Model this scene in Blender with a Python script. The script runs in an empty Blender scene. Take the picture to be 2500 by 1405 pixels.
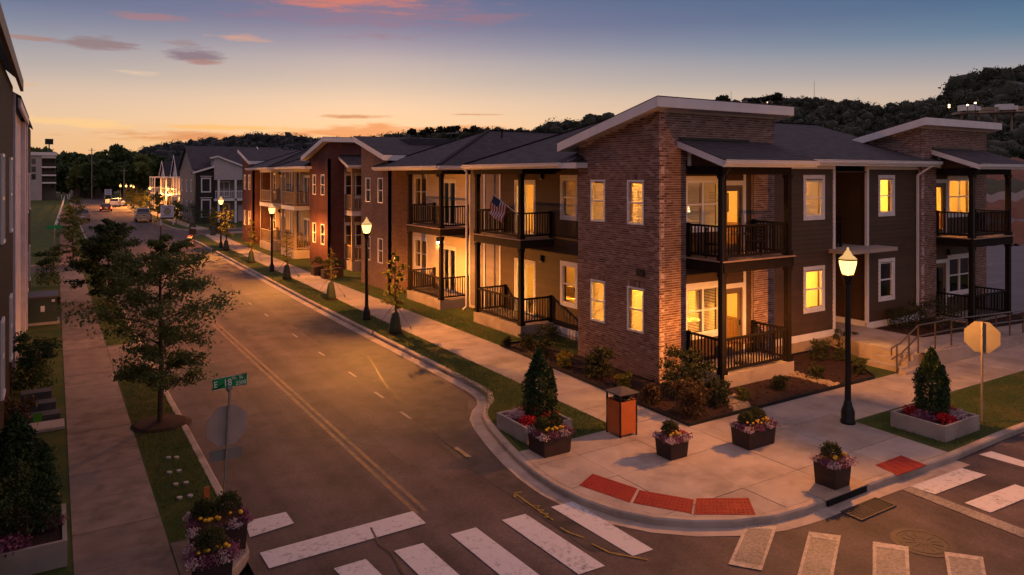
import bpy, bmesh, math, random
import numpy as np
from mathutils import Vector
random.seed(7); rng = np.random.default_rng(7)
S = bpy.context.scene
C = S.collection
# ------------------------------------------------------------ camera
# X runs along the cross street, Y down the main street, Z up; the camera hovers 6.4 m above the pavement
F_PX, CAM_H, U0, V0 = 1783.0, 6.4, 1250.0, 428.0
YAW = math.atan2(1250 - 126, F_PX)
FW = (math.sin(YAW), math.cos(YAW)); RT = (math.cos(YAW), -math.sin(YAW))
cam = bpy.data.objects.new('camera', bpy.data.cameras.new('camera'))
cam.location = (0, 0, CAM_H); cam.rotation_euler = (math.pi/2, 0, -YAW)
cam.data.sensor_width = 36; cam.data.lens = 36*F_PX/2500; cam.data.shift_y = -(702.5-V0)/2500
cam.data.clip_end = 6000; cam.data.clip_start = .05
C.objects.link(cam); S.camera = cam
S.view_settings.view_transform = 'Standard'; S.view_settings.look = 'None'
S.view_settings.exposure = .45; S.view_settings.gamma = 1
S.cycles.use_denoising = True
S.cycles.max_bounces = 6; S.cycles.diffuse_bounces = 3; S.cycles.glossy_bounces = 3; S.cycles.transparent_max_bounces = 12
S.cycles.sample_clamp_indirect = 4; S.cycles.caustics_reflective = False; S.cycles.caustics_refractive = False
def ray(u, v):
    a = (u-U0)/F_PX
    return (FW[0]+RT[0]*a, FW[1]+RT[1]*a, (V0-v)/F_PX)
def gz(u, v, z=0.0):                       # photo point -> point on the ground
    d = ray(u, v); t = (z-CAM_H)/d[2]; return (d[0]*t, d[1]*t)
def gY(u, v, Y):
    d = ray(u, v); t = Y/d[1]; return (d[0]*t, Y, CAM_H+d[2]*t)
def gX(u, v, X):
    d = ray(u, v); t = X/d[0]; return (X, d[1]*t, CAM_H+d[2]*t)
def at_depth(u, v, dist):
    d = ray(u, v); return (d[0]*dist, d[1]*dist, CAM_H+d[2]*dist)
def lin(c):
    return tuple(((x/255)/12.92 if x/255 <= .04045 else ((x/255+.055)/1.055)**2.4) for x in c)
EXPO = .45
def sk(c): return tuple(x/2**EXPO for x in lin(c))
# ------------------------------------------------------------ sky
SUN_AZ = math.atan2(*ray(900, 400)[:2])       # compass bearing of the sunset, from +Y towards +X
SUN_EL = math.radians(2.0)
W = bpy.data.worlds.new('World'); S.world = W; W.use_nodes = True
W.cycles.sampling_method = 'MANUAL'; W.cycles.sample_map_resolution = 256
nt = W.node_tree; nt.nodes.clear()
def N(t, **k):
    n = nt.nodes.new(t)
    for a, b in k.items(): setattr(n, a, b)
    return n
def M(op, a, b=None, c=None):
    n = N('ShaderNodeMath', operation=op)
    for i, x in enumerate((a, b, c)):
        if x is None: continue
        if isinstance(x, (int, float)): n.inputs[i].default_value = x
        else: nt.links.new(x, n.inputs[i])
    return n.outputs[0]
def MIX(f, a, b, bt='MIX'):
    n = N('ShaderNodeMix', data_type='RGBA', blend_type=bt)
    for s, x in ((0, f), (6, a), (7, b)):
        if isinstance(x, (int, float)): n.inputs[s].default_value = x
        elif isinstance(x, tuple): n.inputs[s].default_value = (*x, 1)
        else: nt.links.new(x, n.inputs[s])
    return n.outputs[2]
def RAMP(f, stops, interp='LINEAR'):
    n = N('ShaderNodeValToRGB'); e = n.color_ramp.elements; n.color_ramp.interpolation = interp
    while len(e) < len(stops): e.new(.5)
    for i, (p, c) in enumerate(stops): e[i].position = p; e[i].color = (*c, 1)
    nt.links.new(f, n.inputs[0]); return n.outputs[0]
tc = N('ShaderNodeTexCoord'); sep = N('ShaderNodeSeparateXYZ'); nt.links.new(tc.outputs['Generated'], sep.inputs[0])
X_, Y_, Z_ = sep.outputs
el = M('MULTIPLY', M('ARCSINE', M('MAXIMUM', M('MINIMUM', Z_, 1.0), -1.0)), 180/math.pi)
az = M('MULTIPLY', M('ARCTAN2', X_, Y_), 180/math.pi)
e90 = M('DIVIDE', M('MAXIMUM', el, 0.0), 90.0)
daz = M('ABSOLUTE', M('SUBTRACT', az, math.degrees(SUN_AZ)))
daz = M('MINIMUM', daz, M('SUBTRACT', 360.0, daz))
near = M('SMOOTH_MIN', 1.0, M('MAXIMUM', M('SUBTRACT', 1.0, M('DIVIDE', daz, 50.0)), 0.0), .1)
d = lambda deg: deg/90
up = [(d(19), sk((152, 136, 160))), (d(42), sk((188, 160, 174))), (1, sk((138, 118, 128)))]  # unseen upper sky, brightened to throw more light on the walls
warm = RAMP(e90, [(0, sk((248, 182, 112))), (d(2.5), sk((250, 194, 132))), (d(4), sk((248, 206, 164))), (d(5.5), sk((236, 202, 172))), (d(7), sk((208, 188, 172))), (d(8.7), sk((186, 172, 172))), (d(10), sk((156, 148, 164))), (d(11.5), sk((124, 122, 152))), (d(13.5), sk((102, 110, 146)))]+up)
cool = RAMP(e90, [(0, sk((206, 172, 150))), (d(4), sk((205, 180, 158))), (d(6), sk((182, 168, 162))), (d(7.2), sk((150, 150, 160))), (d(9.3), sk((92, 124, 150))), (d(11.1), sk((74, 108, 140))), (d(13.5), sk((64, 98, 132)))]+up)
sky = MIX(near, cool, warm)
# clouds: long thin streaks, each with its own place in the sky
cv = N('ShaderNodeCombineXYZ'); nt.links.new(M('MULTIPLY', az, .16), cv.inputs[0]); nt.links.new(M('MULTIPLY', el, 1.1), cv.inputs[1])
nz = N('ShaderNodeTexNoise'); nz.inputs['Scale'].default_value = 1.6; nz.inputs['Detail'].default_value = 6; nz.inputs['Roughness'].default_value = .62
nt.links.new(cv.outputs[0], nz.inputs['Vector']); nf = nz.outputs[0]
def cloud(px, py, hw, hh, col, op):
    global sky
    r = ray(px, py); a0 = math.degrees(math.atan2(r[0], r[1])); e0 = math.degrees(math.atan2(r[2], math.hypot(r[0], r[1])))
    r2 = ray(px+hw, py); wd = abs(math.degrees(math.atan2(r2[0], r2[1]))-a0); hd = math.degrees(hh/F_PX)
    qa = M('DIVIDE', M('SUBTRACT', az, a0), wd); qe = M('DIVIDE', M('SUBTRACT', el, e0), hd)
    rr = M('SQRT', M('ADD', M('MULTIPLY', qa, qa), M('MULTIPLY', qe, qe)))
    m = M('SUBTRACT', M('ADD', M('MULTIPLY', M('SUBTRACT', nf, .5), 3.4), 1.0), rr)
    m = M('MULTIPLY', M('MINIMUM', M('MAXIMUM', M('MULTIPLY', m, 1.5), 0.0), 1.0), op)
    sky = MIX(m, sky, sk(col))
for a in [(860, -6, 190, 34, (244, 128, 78), .95), (900, 20, 330, 62, (150, 112, 132), .5), (360, 42, 90, 12, (176, 120, 120), .55), (250, 108, 110, 16, (140, 112, 116), .75),
          (460, 134, 92, 17, (126, 108, 124), .85), (495, 152, 50, 6, (176, 130, 120), .6), (580, 92, 75, 9, (222, 160, 130), .6), (440, 104, 50, 9, (150, 118, 122), .5),
          (330, 178, 60, 8, (236, 204, 170), .6), (60, 92, 90, 5, (170, 120, 106), .6), (870, 285, 105, 6, (196, 130, 92), .8), (1150, 280, 70, 3, (200, 140, 100), .7),
          (560, 336, 320, 13, (214, 138, 92), .85), (880, 322, 190, 20, (222, 144, 98), .85), (520, 312, 260, 7, (246, 186, 110), .7), (1100, 318, 260, 12, (228, 150, 104), .75),
          (200, 300, 200, 12, (255, 206, 138), .6), (1200, 46, 100, 14, (150, 112, 130), .45), (60, 208, 40, 6, (220, 180, 140), .6)]: cloud(*a)
ns = N('ShaderNodeTexSky', sky_type='NISHITA', sun_disc=False, sun_elevation=SUN_EL, sun_rotation=SUN_AZ)
bg = N('ShaderNodeBackground'); bg.inputs[1].default_value = 1.0
bg2 = N('ShaderNodeBackground'); bg2.inputs[1].default_value = .004
nt.links.new(sky, bg.inputs[0]); nt.links.new(ns.outputs[0], bg2.inputs[0])
ad = N('ShaderNodeAddShader'); nt.links.new(bg.outputs[0], ad.inputs[0]); nt.links.new(bg2.outputs[0], ad.inputs[1])
wo = N('ShaderNodeOutputWorld'); nt.links.new(ad.outputs[0], wo.inputs[0])
# the last of the sun, below the hills
sun = bpy.data.objects.new('sun', bpy.data.lights.new('sun', 'SUN')); C.objects.link(sun)
sun.data.energy = .12; sun.data.angle = math.radians(12); sun.data.color = (1, .72, .55)
sun.rotation_euler = (math.pi/2-math.radians(6), 0, math.pi-SUN_AZ)
# ------------------------------------------------------------ materials
MATS = {}
class NB:
    def __init__(s, name):
        s.m = bpy.data.materials.new(name); s.m.use_nodes = True; s.t = s.m.node_tree; s.t.nodes.clear()
        s.out = s.n('ShaderNodeOutputMaterial'); s.p = s.n('ShaderNodeBsdfPrincipled'); s.l(s.p.outputs[0], s.out.inputs[0])
    def n(s, t, **k):
        n = s.t.nodes.new(t)
        for a, b in k.items(): setattr(n, a, b)
        return n
    def l(s, a, b): s.t.links.new(a, b)
    def pos(s, sc=(1, 1, 1)):
        g = s.n('ShaderNodeNewGeometry'); m = s.n('ShaderNodeMapping'); m.inputs['Scale'].default_value = sc; s.l(g.outputs['Position'], m.inputs[0]); return m.outputs[0]
    def noise(s, v, scale, detail=4, rough=.55):
        n = s.n('ShaderNodeTexNoise'); n.inputs['Scale'].default_value = scale; n.inputs['Detail'].default_value = detail; n.inputs['Roughness'].default_value = rough
        s.l(v, n.inputs['Vector']); return n.outputs[0]
    def ramp(s, f, stops):
        n = s.n('ShaderNodeValToRGB'); e = n.color_ramp.elements
        while len(e) < len(stops): e.new(.5)
        for i, (p, c) in enumerate(stops): e[i].position = p; e[i].color = (*c, 1)
        s.l(f, n.inputs[0]); return n.outputs[0]
    def mix(s, f, a, b, bt='MIX'):
        n = s.n('ShaderNodeMix', data_type='RGBA', blend_type=bt)
        for k, x in ((0, f), (6, a), (7, b)):
            if isinstance(x, (int, float)): n.inputs[k].default_value = x
            elif isinstance(x, tuple): n.inputs[k].default_value = (*x, 1)
            else: s.l(x, n.inputs[k])
        return n.outputs[2]
    def bump(s, h, st=.3, dist=.01):
        b = s.n('ShaderNodeBump'); b.inputs['Strength'].default_value = st; b.inputs['Distance'].default_value = dist; s.l(h, b.inputs['Height']); s.l(b.outputs[0], s.p.inputs['Normal'])
    def set(s, col=None, rough=None, metal=None, spec=None):
        p = s.p.inputs
        if col is not None:
            if isinstance(col, tuple): p['Base Color'].default_value = (*col, 1)
            else: s.l(col, p['Base Color'])
        if rough is not None: p['Roughness'].default_value = rough
        if metal is not None: p['Metallic'].default_value = metal
        if spec is not None: p['Specular IOR Level'].default_value = spec
        return s
def mat(name, c1, c2=None, scale=3., rough=.7, bump=0., bscale=None, metal=0., detail=4, sc=(1, 1, 1), spec=.3, objvar=0., stain=0.):
    if name in MATS: return MATS[name]
    b = NB(name); v = b.pos(sc)
    if c2 is None: c2 = tuple(x*.75 for x in c1)
    f = b.noise(v, scale, detail)
    col = b.ramp(f, [(.3, c2), (.7, c1)])
    if objvar:                                   # no two boards or slabs have quite the same tone
        oi = b.n('ShaderNodeObjectInfo'); col = b.mix(1., col, b.ramp(oi.outputs['Random'], [(0, (1-objvar,)*3), (1, (1+objvar,)*3)]), 'MULTIPLY')
    if stain:
        col = b.mix(1., col, b.ramp(b.noise(v, .55, 7, .7), [(.36, (1-stain, 1-stain*1.05, 1-stain*1.1)), (.52, (1, 1, 1))]), 'MULTIPLY')
    b.set(col, rough, metal, spec)
    if bump: b.bump(b.noise(v, bscale or scale*6, 3), bump, .02)
    MATS[name] = b.m; return b.m
def emit(name, col, st):
    if name in MATS: return MATS[name]
    b = NB(name); b.set(col, .4); b.p.inputs['Emission Color'].default_value = (*col, 1); b.p.inputs['Emission Strength'].default_value = st
    MATS[name] = b.m; return b.m
def glass(name, tint, gloss=.9, base=.08):
    b = NB(name); b.t.nodes.remove(b.p)
    tr = b.n('ShaderNodeBsdfTransparent'); tr.inputs[0].default_value = (*tint, 1)
    gl = b.n('ShaderNodeBsdfGlossy'); gl.inputs[1].default_value = .03; gl.inputs[0].default_value = (gloss, gloss, gloss, 1)
    lw = b.n('ShaderNodeLayerWeight'); lw.inputs[0].default_value = .5
    pw_ = b.n('ShaderNodeMath', operation='POWER'); b.l(lw.outputs['Facing'], pw_.inputs[0]); pw_.inputs[1].default_value = 4.
    fr = b.n('ShaderNodeMath', operation='MULTIPLY_ADD'); b.l(pw_.outputs[0], fr.inputs[0]); fr.inputs[1].default_value = .8; fr.inputs[2].default_value = .045
    mx = b.n('ShaderNodeMixShader'); b.l(fr.outputs[0], mx.inputs[0]); b.l(tr.outputs[0], mx.inputs[1]); b.l(gl.outputs[0], mx.inputs[2]); b.l(mx.outputs[0], b.out.inputs[0])
    MATS[name] = b.m; return b.m
def leafmat(name, c1, c2, trans=.35):
    b = NB(name); g = b.n('ShaderNodeNewGeometry')
    v = b.pos(); f = b.noise(v, 2.3, 2); f2 = b.noise(v, 37., 1)
    col = b.mix(.45, b.ramp(f, [(.32, c2), (.68, c1)]), b.ramp(f2, [(.35, c2), (.65, c1)]))
    b.set(col, .55, spec=.25)
    tl = b.n('ShaderNodeBsdfTranslucent'); b.l(col, tl.inputs[0])
    mx = b.n('ShaderNodeMixShader'); mx.inputs[0].default_value = trans
    b.l(b.p.outputs[0], mx.inputs[1]); b.l(tl.outputs[0], mx.inputs[2]); b.l(mx.outputs[0], b.out.inputs[0])
    MATS[name] = b.m; return b.m
def toned(name, stops, rough=.85, bump=.25, grain=60.):
    """colour of a brick comes from its own 'tone' attribute, plus a little grain"""
    b = NB(name); a = b.n('ShaderNodeAttribute', attribute_name='tone'); v = b.pos()
    col = b.ramp(a.outputs['Fac'], stops); g = b.noise(v, grain, 3)
    b.set(b.mix(.35, col, b.mix(1., col, b.ramp(g, [(.3, (.55, .55, .55)), (.7, (1.25, 1.2, 1.2))]), 'MULTIPLY')), rough, spec=.2)
    b.bump(g, bump, .006); MATS[name] = b.m; return b.m
def brickmat(name, c1, c2, mortar, axis):
    """far brickwork: courses too small to pick apart; axis = which world axis runs along the wall"""
    b = NB(name); g = b.n('ShaderNodeNewGeometry'); sp = b.n('ShaderNodeSeparateXYZ'); b.l(g.outputs['Position'], sp.inputs[0])
    cb = b.n('ShaderNodeCombineXYZ'); b.l(sp.outputs[axis], cb.inputs[0]); b.l(sp.outputs[2], cb.inputs[1])
    t = b.n('ShaderNodeTexBrick'); b.l(cb.outputs[0], t.inputs['Vector'])
    t.inputs['Color1'].default_value = (*c1, 1); t.inputs['Color2'].default_value = (*c2, 1); t.inputs['Mortar'].default_value = (*mortar, 1)
    for k, x in (('Scale', 1.), ('Brick Width', .21), ('Row Height', .073), ('Mortar Size', .007), ('Mortar Smooth', .3), ('Bias', 0.)): t.inputs[k].default_value = x
    f = b.noise(b.pos(), 1.1, 4)
    b.set(b.mix(.5, t.outputs[0], b.mix(1., t.outputs[0], b.ramp(f, [(.3, (.6, .6, .6)), (.7, (1.2, 1.2, 1.2))]), 'MULTIPLY')), .88, spec=.2)
    bp = b.n('ShaderNodeBump'); bp.invert = True; bp.inputs['Strength'].default_value = .6; bp.inputs['Distance'].default_value = .01; b.l(t.outputs[1], bp.inputs['Height']); b.l(bp.outputs[0], b.p.inputs['Normal'])
    MATS[name] = b.m; return b.m
def shinglemat(name, c1, c2):
    b = NB(name); v = b.pos(); g = b.n('ShaderNodeNewGeometry'); sp = b.n('ShaderNodeSeparateXYZ'); b.l(g.outputs['Position'], sp.inputs[0])
    ad = b.n('ShaderNodeMath', operation='ADD'); b.l(sp.outputs[0], ad.inputs[0]); b.l(sp.outputs[1], ad.inputs[1])
    cb = b.n('ShaderNodeCombineXYZ'); b.l(ad.outputs[0], cb.inputs[0]); b.l(sp.outputs[2], cb.inputs[1])
    t = b.n('ShaderNodeTexBrick'); b.l(cb.outputs[0], t.inputs['Vector'])
    t.inputs['Color1'].default_value = (*c1, 1); t.inputs['Color2'].default_value = (*c2, 1); t.inputs['Mortar'].default_value = (*(x*.4 for x in c2), 1)
    for k, x in (('Scale', 1.), ('Brick Width', .3), ('Row Height', .055), ('Mortar Size', .006), ('Mortar Smooth', .4)): t.inputs[k].default_value = x
    f = b.noise(v, 14., 4, .7)
    b.set(b.mix(.6, t.outputs[0], b.mix(1., t.outputs[0], b.ramp(f, [(.3, (.55, .55, .55)), (.7, (1.4, 1.4, 1.4))]), 'MULTIPLY')), .9, spec=.25)
    b.bump(f, .5, .02); MATS[name] = b.m; return b.m
# ------------------------------------------------------------ mesh helpers
def wloc(o):
    v = Vector((0, 0, 0))
    while o is not None: v += o.location; o = o.parent
    return v
class MB:
    def __init__(s): s.v = []; s.f = []; s.tone = []
    def add(s, vs, fs, tone=None):
        b = len(s.v); s.v += [tuple(p) for p in vs]; s.f += [tuple(i+b for i in f) for f in fs]
        if tone is not None: s.tone += [tone]*len(fs)
        return s
    def box(s, x0, x1, y0, y1, z0, z1, tone=None):
        return s.add([(x0, y0, z0), (x1, y0, z0), (x1, y1, z0), (x0, y1, z0), (x0, y0, z1), (x1, y0, z1), (x1, y1, z1), (x0, y1, z1)],
                     [(0, 3, 2, 1), (4, 5, 6, 7), (0, 1, 5, 4), (1, 2, 6, 5), (2, 3, 7, 6), (3, 0, 4, 7)], tone)
    def poly(s, pts): return s.add(pts, [tuple(range(len(pts)))])
    def prism(s, pts, z0, z1):
        n = len(pts); a = sum(pts[i][0]*pts[(i+1) % n][1]-pts[(i+1) % n][0]*pts[i][1] for i in range(n))
        if a < 0: pts = pts[::-1]
        return s.add([(x, y, z0) for x, y in pts]+[(x, y, z1) for x, y in pts],
                     [tuple(range(n))[::-1], tuple(range(n, 2*n))]+[(i, (i+1) % n, n+(i+1) % n, n+i) for i in range(n)])
    def slab(s, pts, t):
        """top face given by 3-D points, thickness t downwards"""
        n = len(pts); up = [tuple(p) for p in pts]; dn = [(x, y, z-t) for x, y, z in pts]
        return s.add(up+dn, [tuple(range(n)), tuple(range(n, 2*n))[::-1]]+[(i, n+i, n+(i+1) % n, (i+1) % n) for i in range(n)])
    def bar(s, a, b, w, h=None, up=(0, 0, 1)):
        a = Vector(a); b = Vector(b); d = (b-a).normalized(); u = Vector(up)
        if abs(d.dot(u)) > .99: u = Vector((1, 0, 0))
        r = d.cross(u).normalized(); u = r.cross(d); h = h or w
        c = [(-w/2, -h/2), (w/2, -h/2), (w/2, h/2), (-w/2, h/2)]
        return s.add([p+r*x+u*y for p in (a, b) for x, y in c], [(3, 2, 1, 0), (4, 5, 6, 7), (0, 1, 5, 4), (1, 2, 6, 5), (2, 3, 7, 6), (3, 0, 4, 7)])
    def tube(s, path, r, n=8, r1=None, caps=True):
        path = [Vector(p) for p in path]; m = len(path); b = len(s.v); prev = None
        for i, p in enumerate(path):
            d = (path[min(i+1, m-1)]-path[max(i-1, 0)]).normalized()
            if prev is None:
                u = Vector((0, 0, 1)) if abs(d.z) < .9 else Vector((1, 0, 0)); u = (u-d*u.dot(d)).normalized()
            else: u = (prev-d*prev.dot(d)).normalized()
            prev = u; w = d.cross(u)
            if isinstance(r, (list, tuple)): rr = r[i]
            else: rr = r if r1 is None else r+(r1-r)*i/(m-1)
            s.v += [tuple(p+(u*math.cos(2*math.pi*k/n)+w*math.sin(2*math.pi*k/n))*rr) for k in range(n)]
        for i in range(m-1):
            for k in range(n):
                s.f.append((b+i*n+k, b+i*n+(k+1) % n, b+(i+1)*n+(k+1) % n, b+(i+1)*n+k))
        if caps: s.f.append(tuple(b+k for k in range(n))[::-1]); s.f.append(tuple(b+(m-1)*n+k for k in range(n)))
        return s
    def lathe(s, prof, cx=0, cy=0, z=0, n=16):
        b = len(s.v)
        for r, h in prof: s.v += [(cx+r*math.cos(2*math.pi*k/n), cy+r*math.sin(2*math.pi*k/n), z+h) for k in range(n)]
        for i in range(len(prof)-1):
            for k in range(n): s.f.append((b+i*n+k, b+i*n+(k+1) % n, b+(i+1)*n+(k+1) % n, b+(i+1)*n+k))
        s.f.append(tuple(b+k for k in range(n))[::-1]); s.f.append(tuple(b+(len(prof)-1)*n+k for k in range(n)))
        return s
    def data(s, name, smooth=False):
        me = bpy.data.meshes.new(name); me.from_pydata(s.v, [], s.f)
        if s.tone:
            at = me.attributes.new('tone', 'FLOAT', 'FACE'); at.data.foreach_set('value', s.tone)
        if smooth: me.polygons.foreach_set('use_smooth', [True]*len(me.polygons))
        me.update(); return me
    def build(s, name, m, parent=None, smooth=False, local=False):
        if parent is not None and not local:
            o = wloc(parent); s.v = [(x-o.x, y-o.y, z-o.z) for x, y, z in s.v]
        return link(name, s.data(name, smooth), m, parent)
def link(name, me, m, parent=None, loc=None):
    if m is not None and not me.materials: me.materials.append(m)
    o = bpy.data.objects.new(name, me); C.objects.link(o)
    if parent is not None: o.parent = parent
    if loc is not None: o.location = loc
    return o
def B(*a): return MB().box(*a)
def tag(o, label=None, cat=None, group=None, kind=None):
    if label: o['label'] = label
    if cat: o['category'] = cat
    if group: o['group'] = group
    if kind: o['kind'] = kind
    return o
def thing(name, label, cat, loc=(0, 0, 0), group=None, rz=0):
    o = bpy.data.objects.new(name, None); C.objects.link(o); o.location = loc; o.rotation_euler.z = rz; o.empty_display_size = .2
    return tag(o, label, cat, group)
def struct(o): o['kind'] = 'structure'; return o
def copy_tree(o, parent=None, loc=None, rz=None, label=None):
    c = o.copy(); C.objects.link(c); c.parent = parent
    if loc is not None: c.location = loc
    if rz is not None: c.rotation_euler.z = rz
    if label: c['label'] = label
    for ch in list(o.children): copy_tree(ch, c)
    return c
def npmesh(name, V, Fq, m, parent=None, smooth=False):
    """big meshes from arrays; V world coords, Fq (n,k) indices"""
    if parent is not None: o = wloc(parent); V = V-np.array(o)
    me = bpy.data.meshes.new(name); n, k = Fq.shape
    me.vertices.add(len(V)); me.vertices.foreach_set('co', V.astype(np.float32).ravel())
    me.loops.add(n*k); me.loops.foreach_set('vertex_index', Fq.astype(np.int32).ravel())
    me.polygons.add(n); me.polygons.foreach_set('loop_start', np.arange(0, n*k, k, dtype=np.int32))
    if smooth: me.polygons.foreach_set('use_smooth', np.ones(n, dtype=bool))
    me.update(calc_edges=True); me.validate()
    return link(name, me, m, parent)
def leaves(name, P, size, m, parent=None, aspect=2.0, flat=0., jitter=.35):
    """one rhombic leaf (two triangles as a quad) at each point of P"""
    n = len(P); d = rng.normal(size=(n, 3)); d[:, 2] *= (1-flat); d /= np.linalg.norm(d, axis=1)[:, None]
    q = rng.normal(size=(n, 3)); w = np.cross(d, q); w /= np.linalg.norm(w, axis=1)[:, None]
    s = size*(1+jitter*rng.normal(size=(n, 1))).clip(.4, 2.2)
    V = np.stack([P-d*s*.5, P+w*s*.5/aspect, P+d*s*.5, P-w*s*.5/aspect], 1).reshape(-1, 3)
    return npmesh(name, V, np.arange(4*n).reshape(n, 4), m, parent)
def subtract(u0, u1, cuts):
    segs = [(u0, u1)]
    for a, b in cuts:
        out = []
        for p, q in segs:
            if b <= p or a >= q: out.append((p, q)); continue
            if a > p: out.append((p, a))
            if b < q: out.append((b, q))
        segs = out
    return [s for s in segs if s[1]-s[0] > .012]
def clip_half(poly, nx, ny, c):        # keep nx*x+ny*y <= c
    out = []
    for i in range(len(poly)):
        p, q = poly[i], poly[(i+1) % len(poly)]; dp = nx*p[0]+ny*p[1]-c; dq = nx*q[0]+ny*q[1]-c
        if dp <= 0: out.append(p)
        if dp*dq < 0: t = dp/(dp-dq); out.append((p[0]+(q[0]-p[0])*t, p[1]+(q[1]-p[1])*t))
    return out
def clip_rect(poly, x0, x1, y0, y1):
    for a in ((-1, 0, -x0), (1, 0, x1), (0, -1, -y0), (0, 1, y1)):
        if len(poly) < 3: return []
        poly = clip_half(poly, *a)
    return poly
# ------------------------------------------------------------ palette
concrete = mat('concrete', (.42, .345, .295), (.31, .255, .22), 1.3, .85, .12, 90, detail=8, objvar=.1, stain=.3)
kerbmat = mat('kerb_concrete', (.44, .355, .295), (.31, .25, .21), 2., .85, .15, 60, detail=7, stain=.4)
white = mat('white_paint', (.74, .71, .71), (.66, .63, .63), 2., .5)
trimw = mat('trim_white', (.72, .69, .69), (.62, .59, .59), 3., .55)
vinyl = mat('vinyl_white', (.78, .77, .77), (.72, .7, .7), 3., .35)
dark = mat('dark_bronze_wood', (.018, .012, .009), (.011, .008, .006), 6., .75, spec=.12)
deckm = mat('deck_boards', (.42, .27, .19), (.28, .18, .13), 5., .7, sc=(1, 8, 1))
brown = mat('brown_siding', (.074, .042, .020), (.060, .034, .016), 2., .6, objvar=.1)
graysid = mat('gray_siding', (.20, .17, .172), (.17, .145, .147), 2., .6, objvar=.1)
cream = mat('cream_siding', (.60, .49, .37), (.54, .44, .33), 2., .6, objvar=.06)
olive = mat('olive_siding', (.19, .14, .085), (.15, .11, .068), 2., .6)
shingle = shinglemat('asphalt_shingle', (.082, .073, .082), (.052, .047, .054))
mortar = mat('mortar', (.60, .465, .42), (.48, .37, .33), 5., .95, .3, 200)
brickA = toned('brown_brick', [(0, (.120, .058, .044)), (.3, (.190, .102, .078)), (.65, (.270, .165, .132)), (1, (.38, .265, .225))])
brickfarS = brickmat('tan_brick_street', (.21, .118, .088), (.15, .080, .060), (.34, .245, .205), 1)
brickfarC = brickmat('tan_brick_side', (.21, .118, .088), (.15, .080, .060), (.34, .245, .205), 0)
redS = brickmat('red_brick_street', (.105, .038, .032), (.074, .027, .023), (.18, .10, .085), 1)
redC = brickmat('red_brick_side', (.105, .038, .032), (.074, .027, .023), (.18, .10, .085), 0)
tanwood = mat('tan_wood', (.31, .225, .145), (.24, .175, .11), 4., .65)
asphalt_b = NB('asphalt')
v = asphalt_b.pos(); f1 = asphalt_b.noise(v, .42, 8, .68); f2 = asphalt_b.noise(asphalt_b.pos((1, .12, 1)), .9, 5); f3 = asphalt_b.noise(v, 85., 3, .7)
ca = asphalt_b.ramp(f1, [(.32, (.056, .040, .040)), (.5, (.080, .057, .056)), (.68, (.110, .080, .077))])
ca = asphalt_b.mix(.5, ca, asphalt_b.mix(1., ca, asphalt_b.ramp(f2, [(.3, (.72, .7, .7)), (.7, (1.25, 1.22, 1.2))]), 'MULTIPLY'))
ca = asphalt_b.mix(.6, ca, asphalt_b.mix(1., ca, asphalt_b.ramp(f3, [(.3, (.5, .5, .5)), (.7, (1.5, 1.5, 1.5))]), 'MULTIPLY'))
st = asphalt_b.noise(v, .75, 9, .72); ca = asphalt_b.mix(1., ca, asphalt_b.ramp(st, [(.36, (.66, .65, .65)), (.5, (1, 1, 1)), (.66, (1.16, 1.15, 1.14))]), 'MULTIPLY')
tw = asphalt_b.noise(asphalt_b.pos((1, .02, 1)), 1.15, 3, .5); ca = asphalt_b.mix(.7, ca, asphalt_b.mix(1., ca, asphalt_b.ramp(tw, [(.36, (.66, .65, .65)), (.6, (1.25, 1.23, 1.2))]), 'MULTIPLY'))
gr_ = asphalt_b.noise(v, 15., 5, .8); ca = asphalt_b.mix(1., ca, asphalt_b.ramp(gr_, [(.3, (.62, .62, .63)), (.7, (1.38, 1.38, 1.36))]), 'MULTIPLY')
asphalt_b.set(ca, .76, spec=.27); asphalt_b.bump(f3, .35, .012); asphalt = asphalt_b.m
asph_dark = mat('asphalt_patch', (.078, .060, .056), (.040, .031, .030), 2.2, .75, .3, 85, detail=10, stain=.35)
grassm = NB('lawn'); v = grassm.pos(); g1 = grassm.noise(v, .7, 6, .65); g2 = grassm.noise(v, 45., 3)
cg = grassm.ramp(g1, [(.28, (.15, .105, .038)), (.40, (.090, .100, .030)), (.60, (.050, .084, .023))])
grassm.set(grassm.mix(.6, cg, grassm.mix(1., cg, grassm.ramp(g2, [(.3, (.4, .4, .4)), (.7, (1.5, 1.5, 1.5))]), 'MULTIPLY')), .95, spec=.1); grassm.bump(g2, .8, .05); lawn = grassm.m
mulch = mat('mulch', (.060, .026, .018), (.018, .009, .007), 26., .95, 1., 40, detail=6)
blade = leafmat('grass_blades', (.105, .135, .036), (.050, .072, .021), .3)
leafA = leafmat('leaf_dark_green', (.155, .185, .052), (.085, .105, .030))
leafB = leafmat('leaf_deep_green', (.070, .110, .034), (.030, .052, .018))
leafY = leafmat('leaf_lamplit_yellow', (.22, .20, .035), (.11, .115, .022))  # yellow of the lamplight put into the leaf colour of lit trees
leafC = leafmat('leaf_conifer', (.048, .088, .024), (.016, .034, .012), .2)
leafS = leafmat('leaf_shrub', (.075, .080, .026), (.030, .038, .014))
leafG = leafmat('leaf_gold', (.32, .27, .03), (.20, .165, .02))
bark = mat('bark', (.10, .065, .045), (.055, .037, .027), 12., .9, .6, 40)
metal_blk = mat('black_cast_metal', (.016, .014, .013), (.010, .009, .009), 8., .38)
steel = mat('galvanised_steel', (.40, .36, .33), (.30, .27, .25), 8., .42, metal=.7)
alu = mat('sign_back_aluminium', (.20, .19, .165), (.165, .158, .138), 4., .7)
pane_lit = glass('window_glass', (.95, .95, .93))
lampb = NB('lamp_globe'); lampb.t.nodes.remove(lampb.p)          # frosted globe: lets most of the bulb's light through and glows itself
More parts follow.
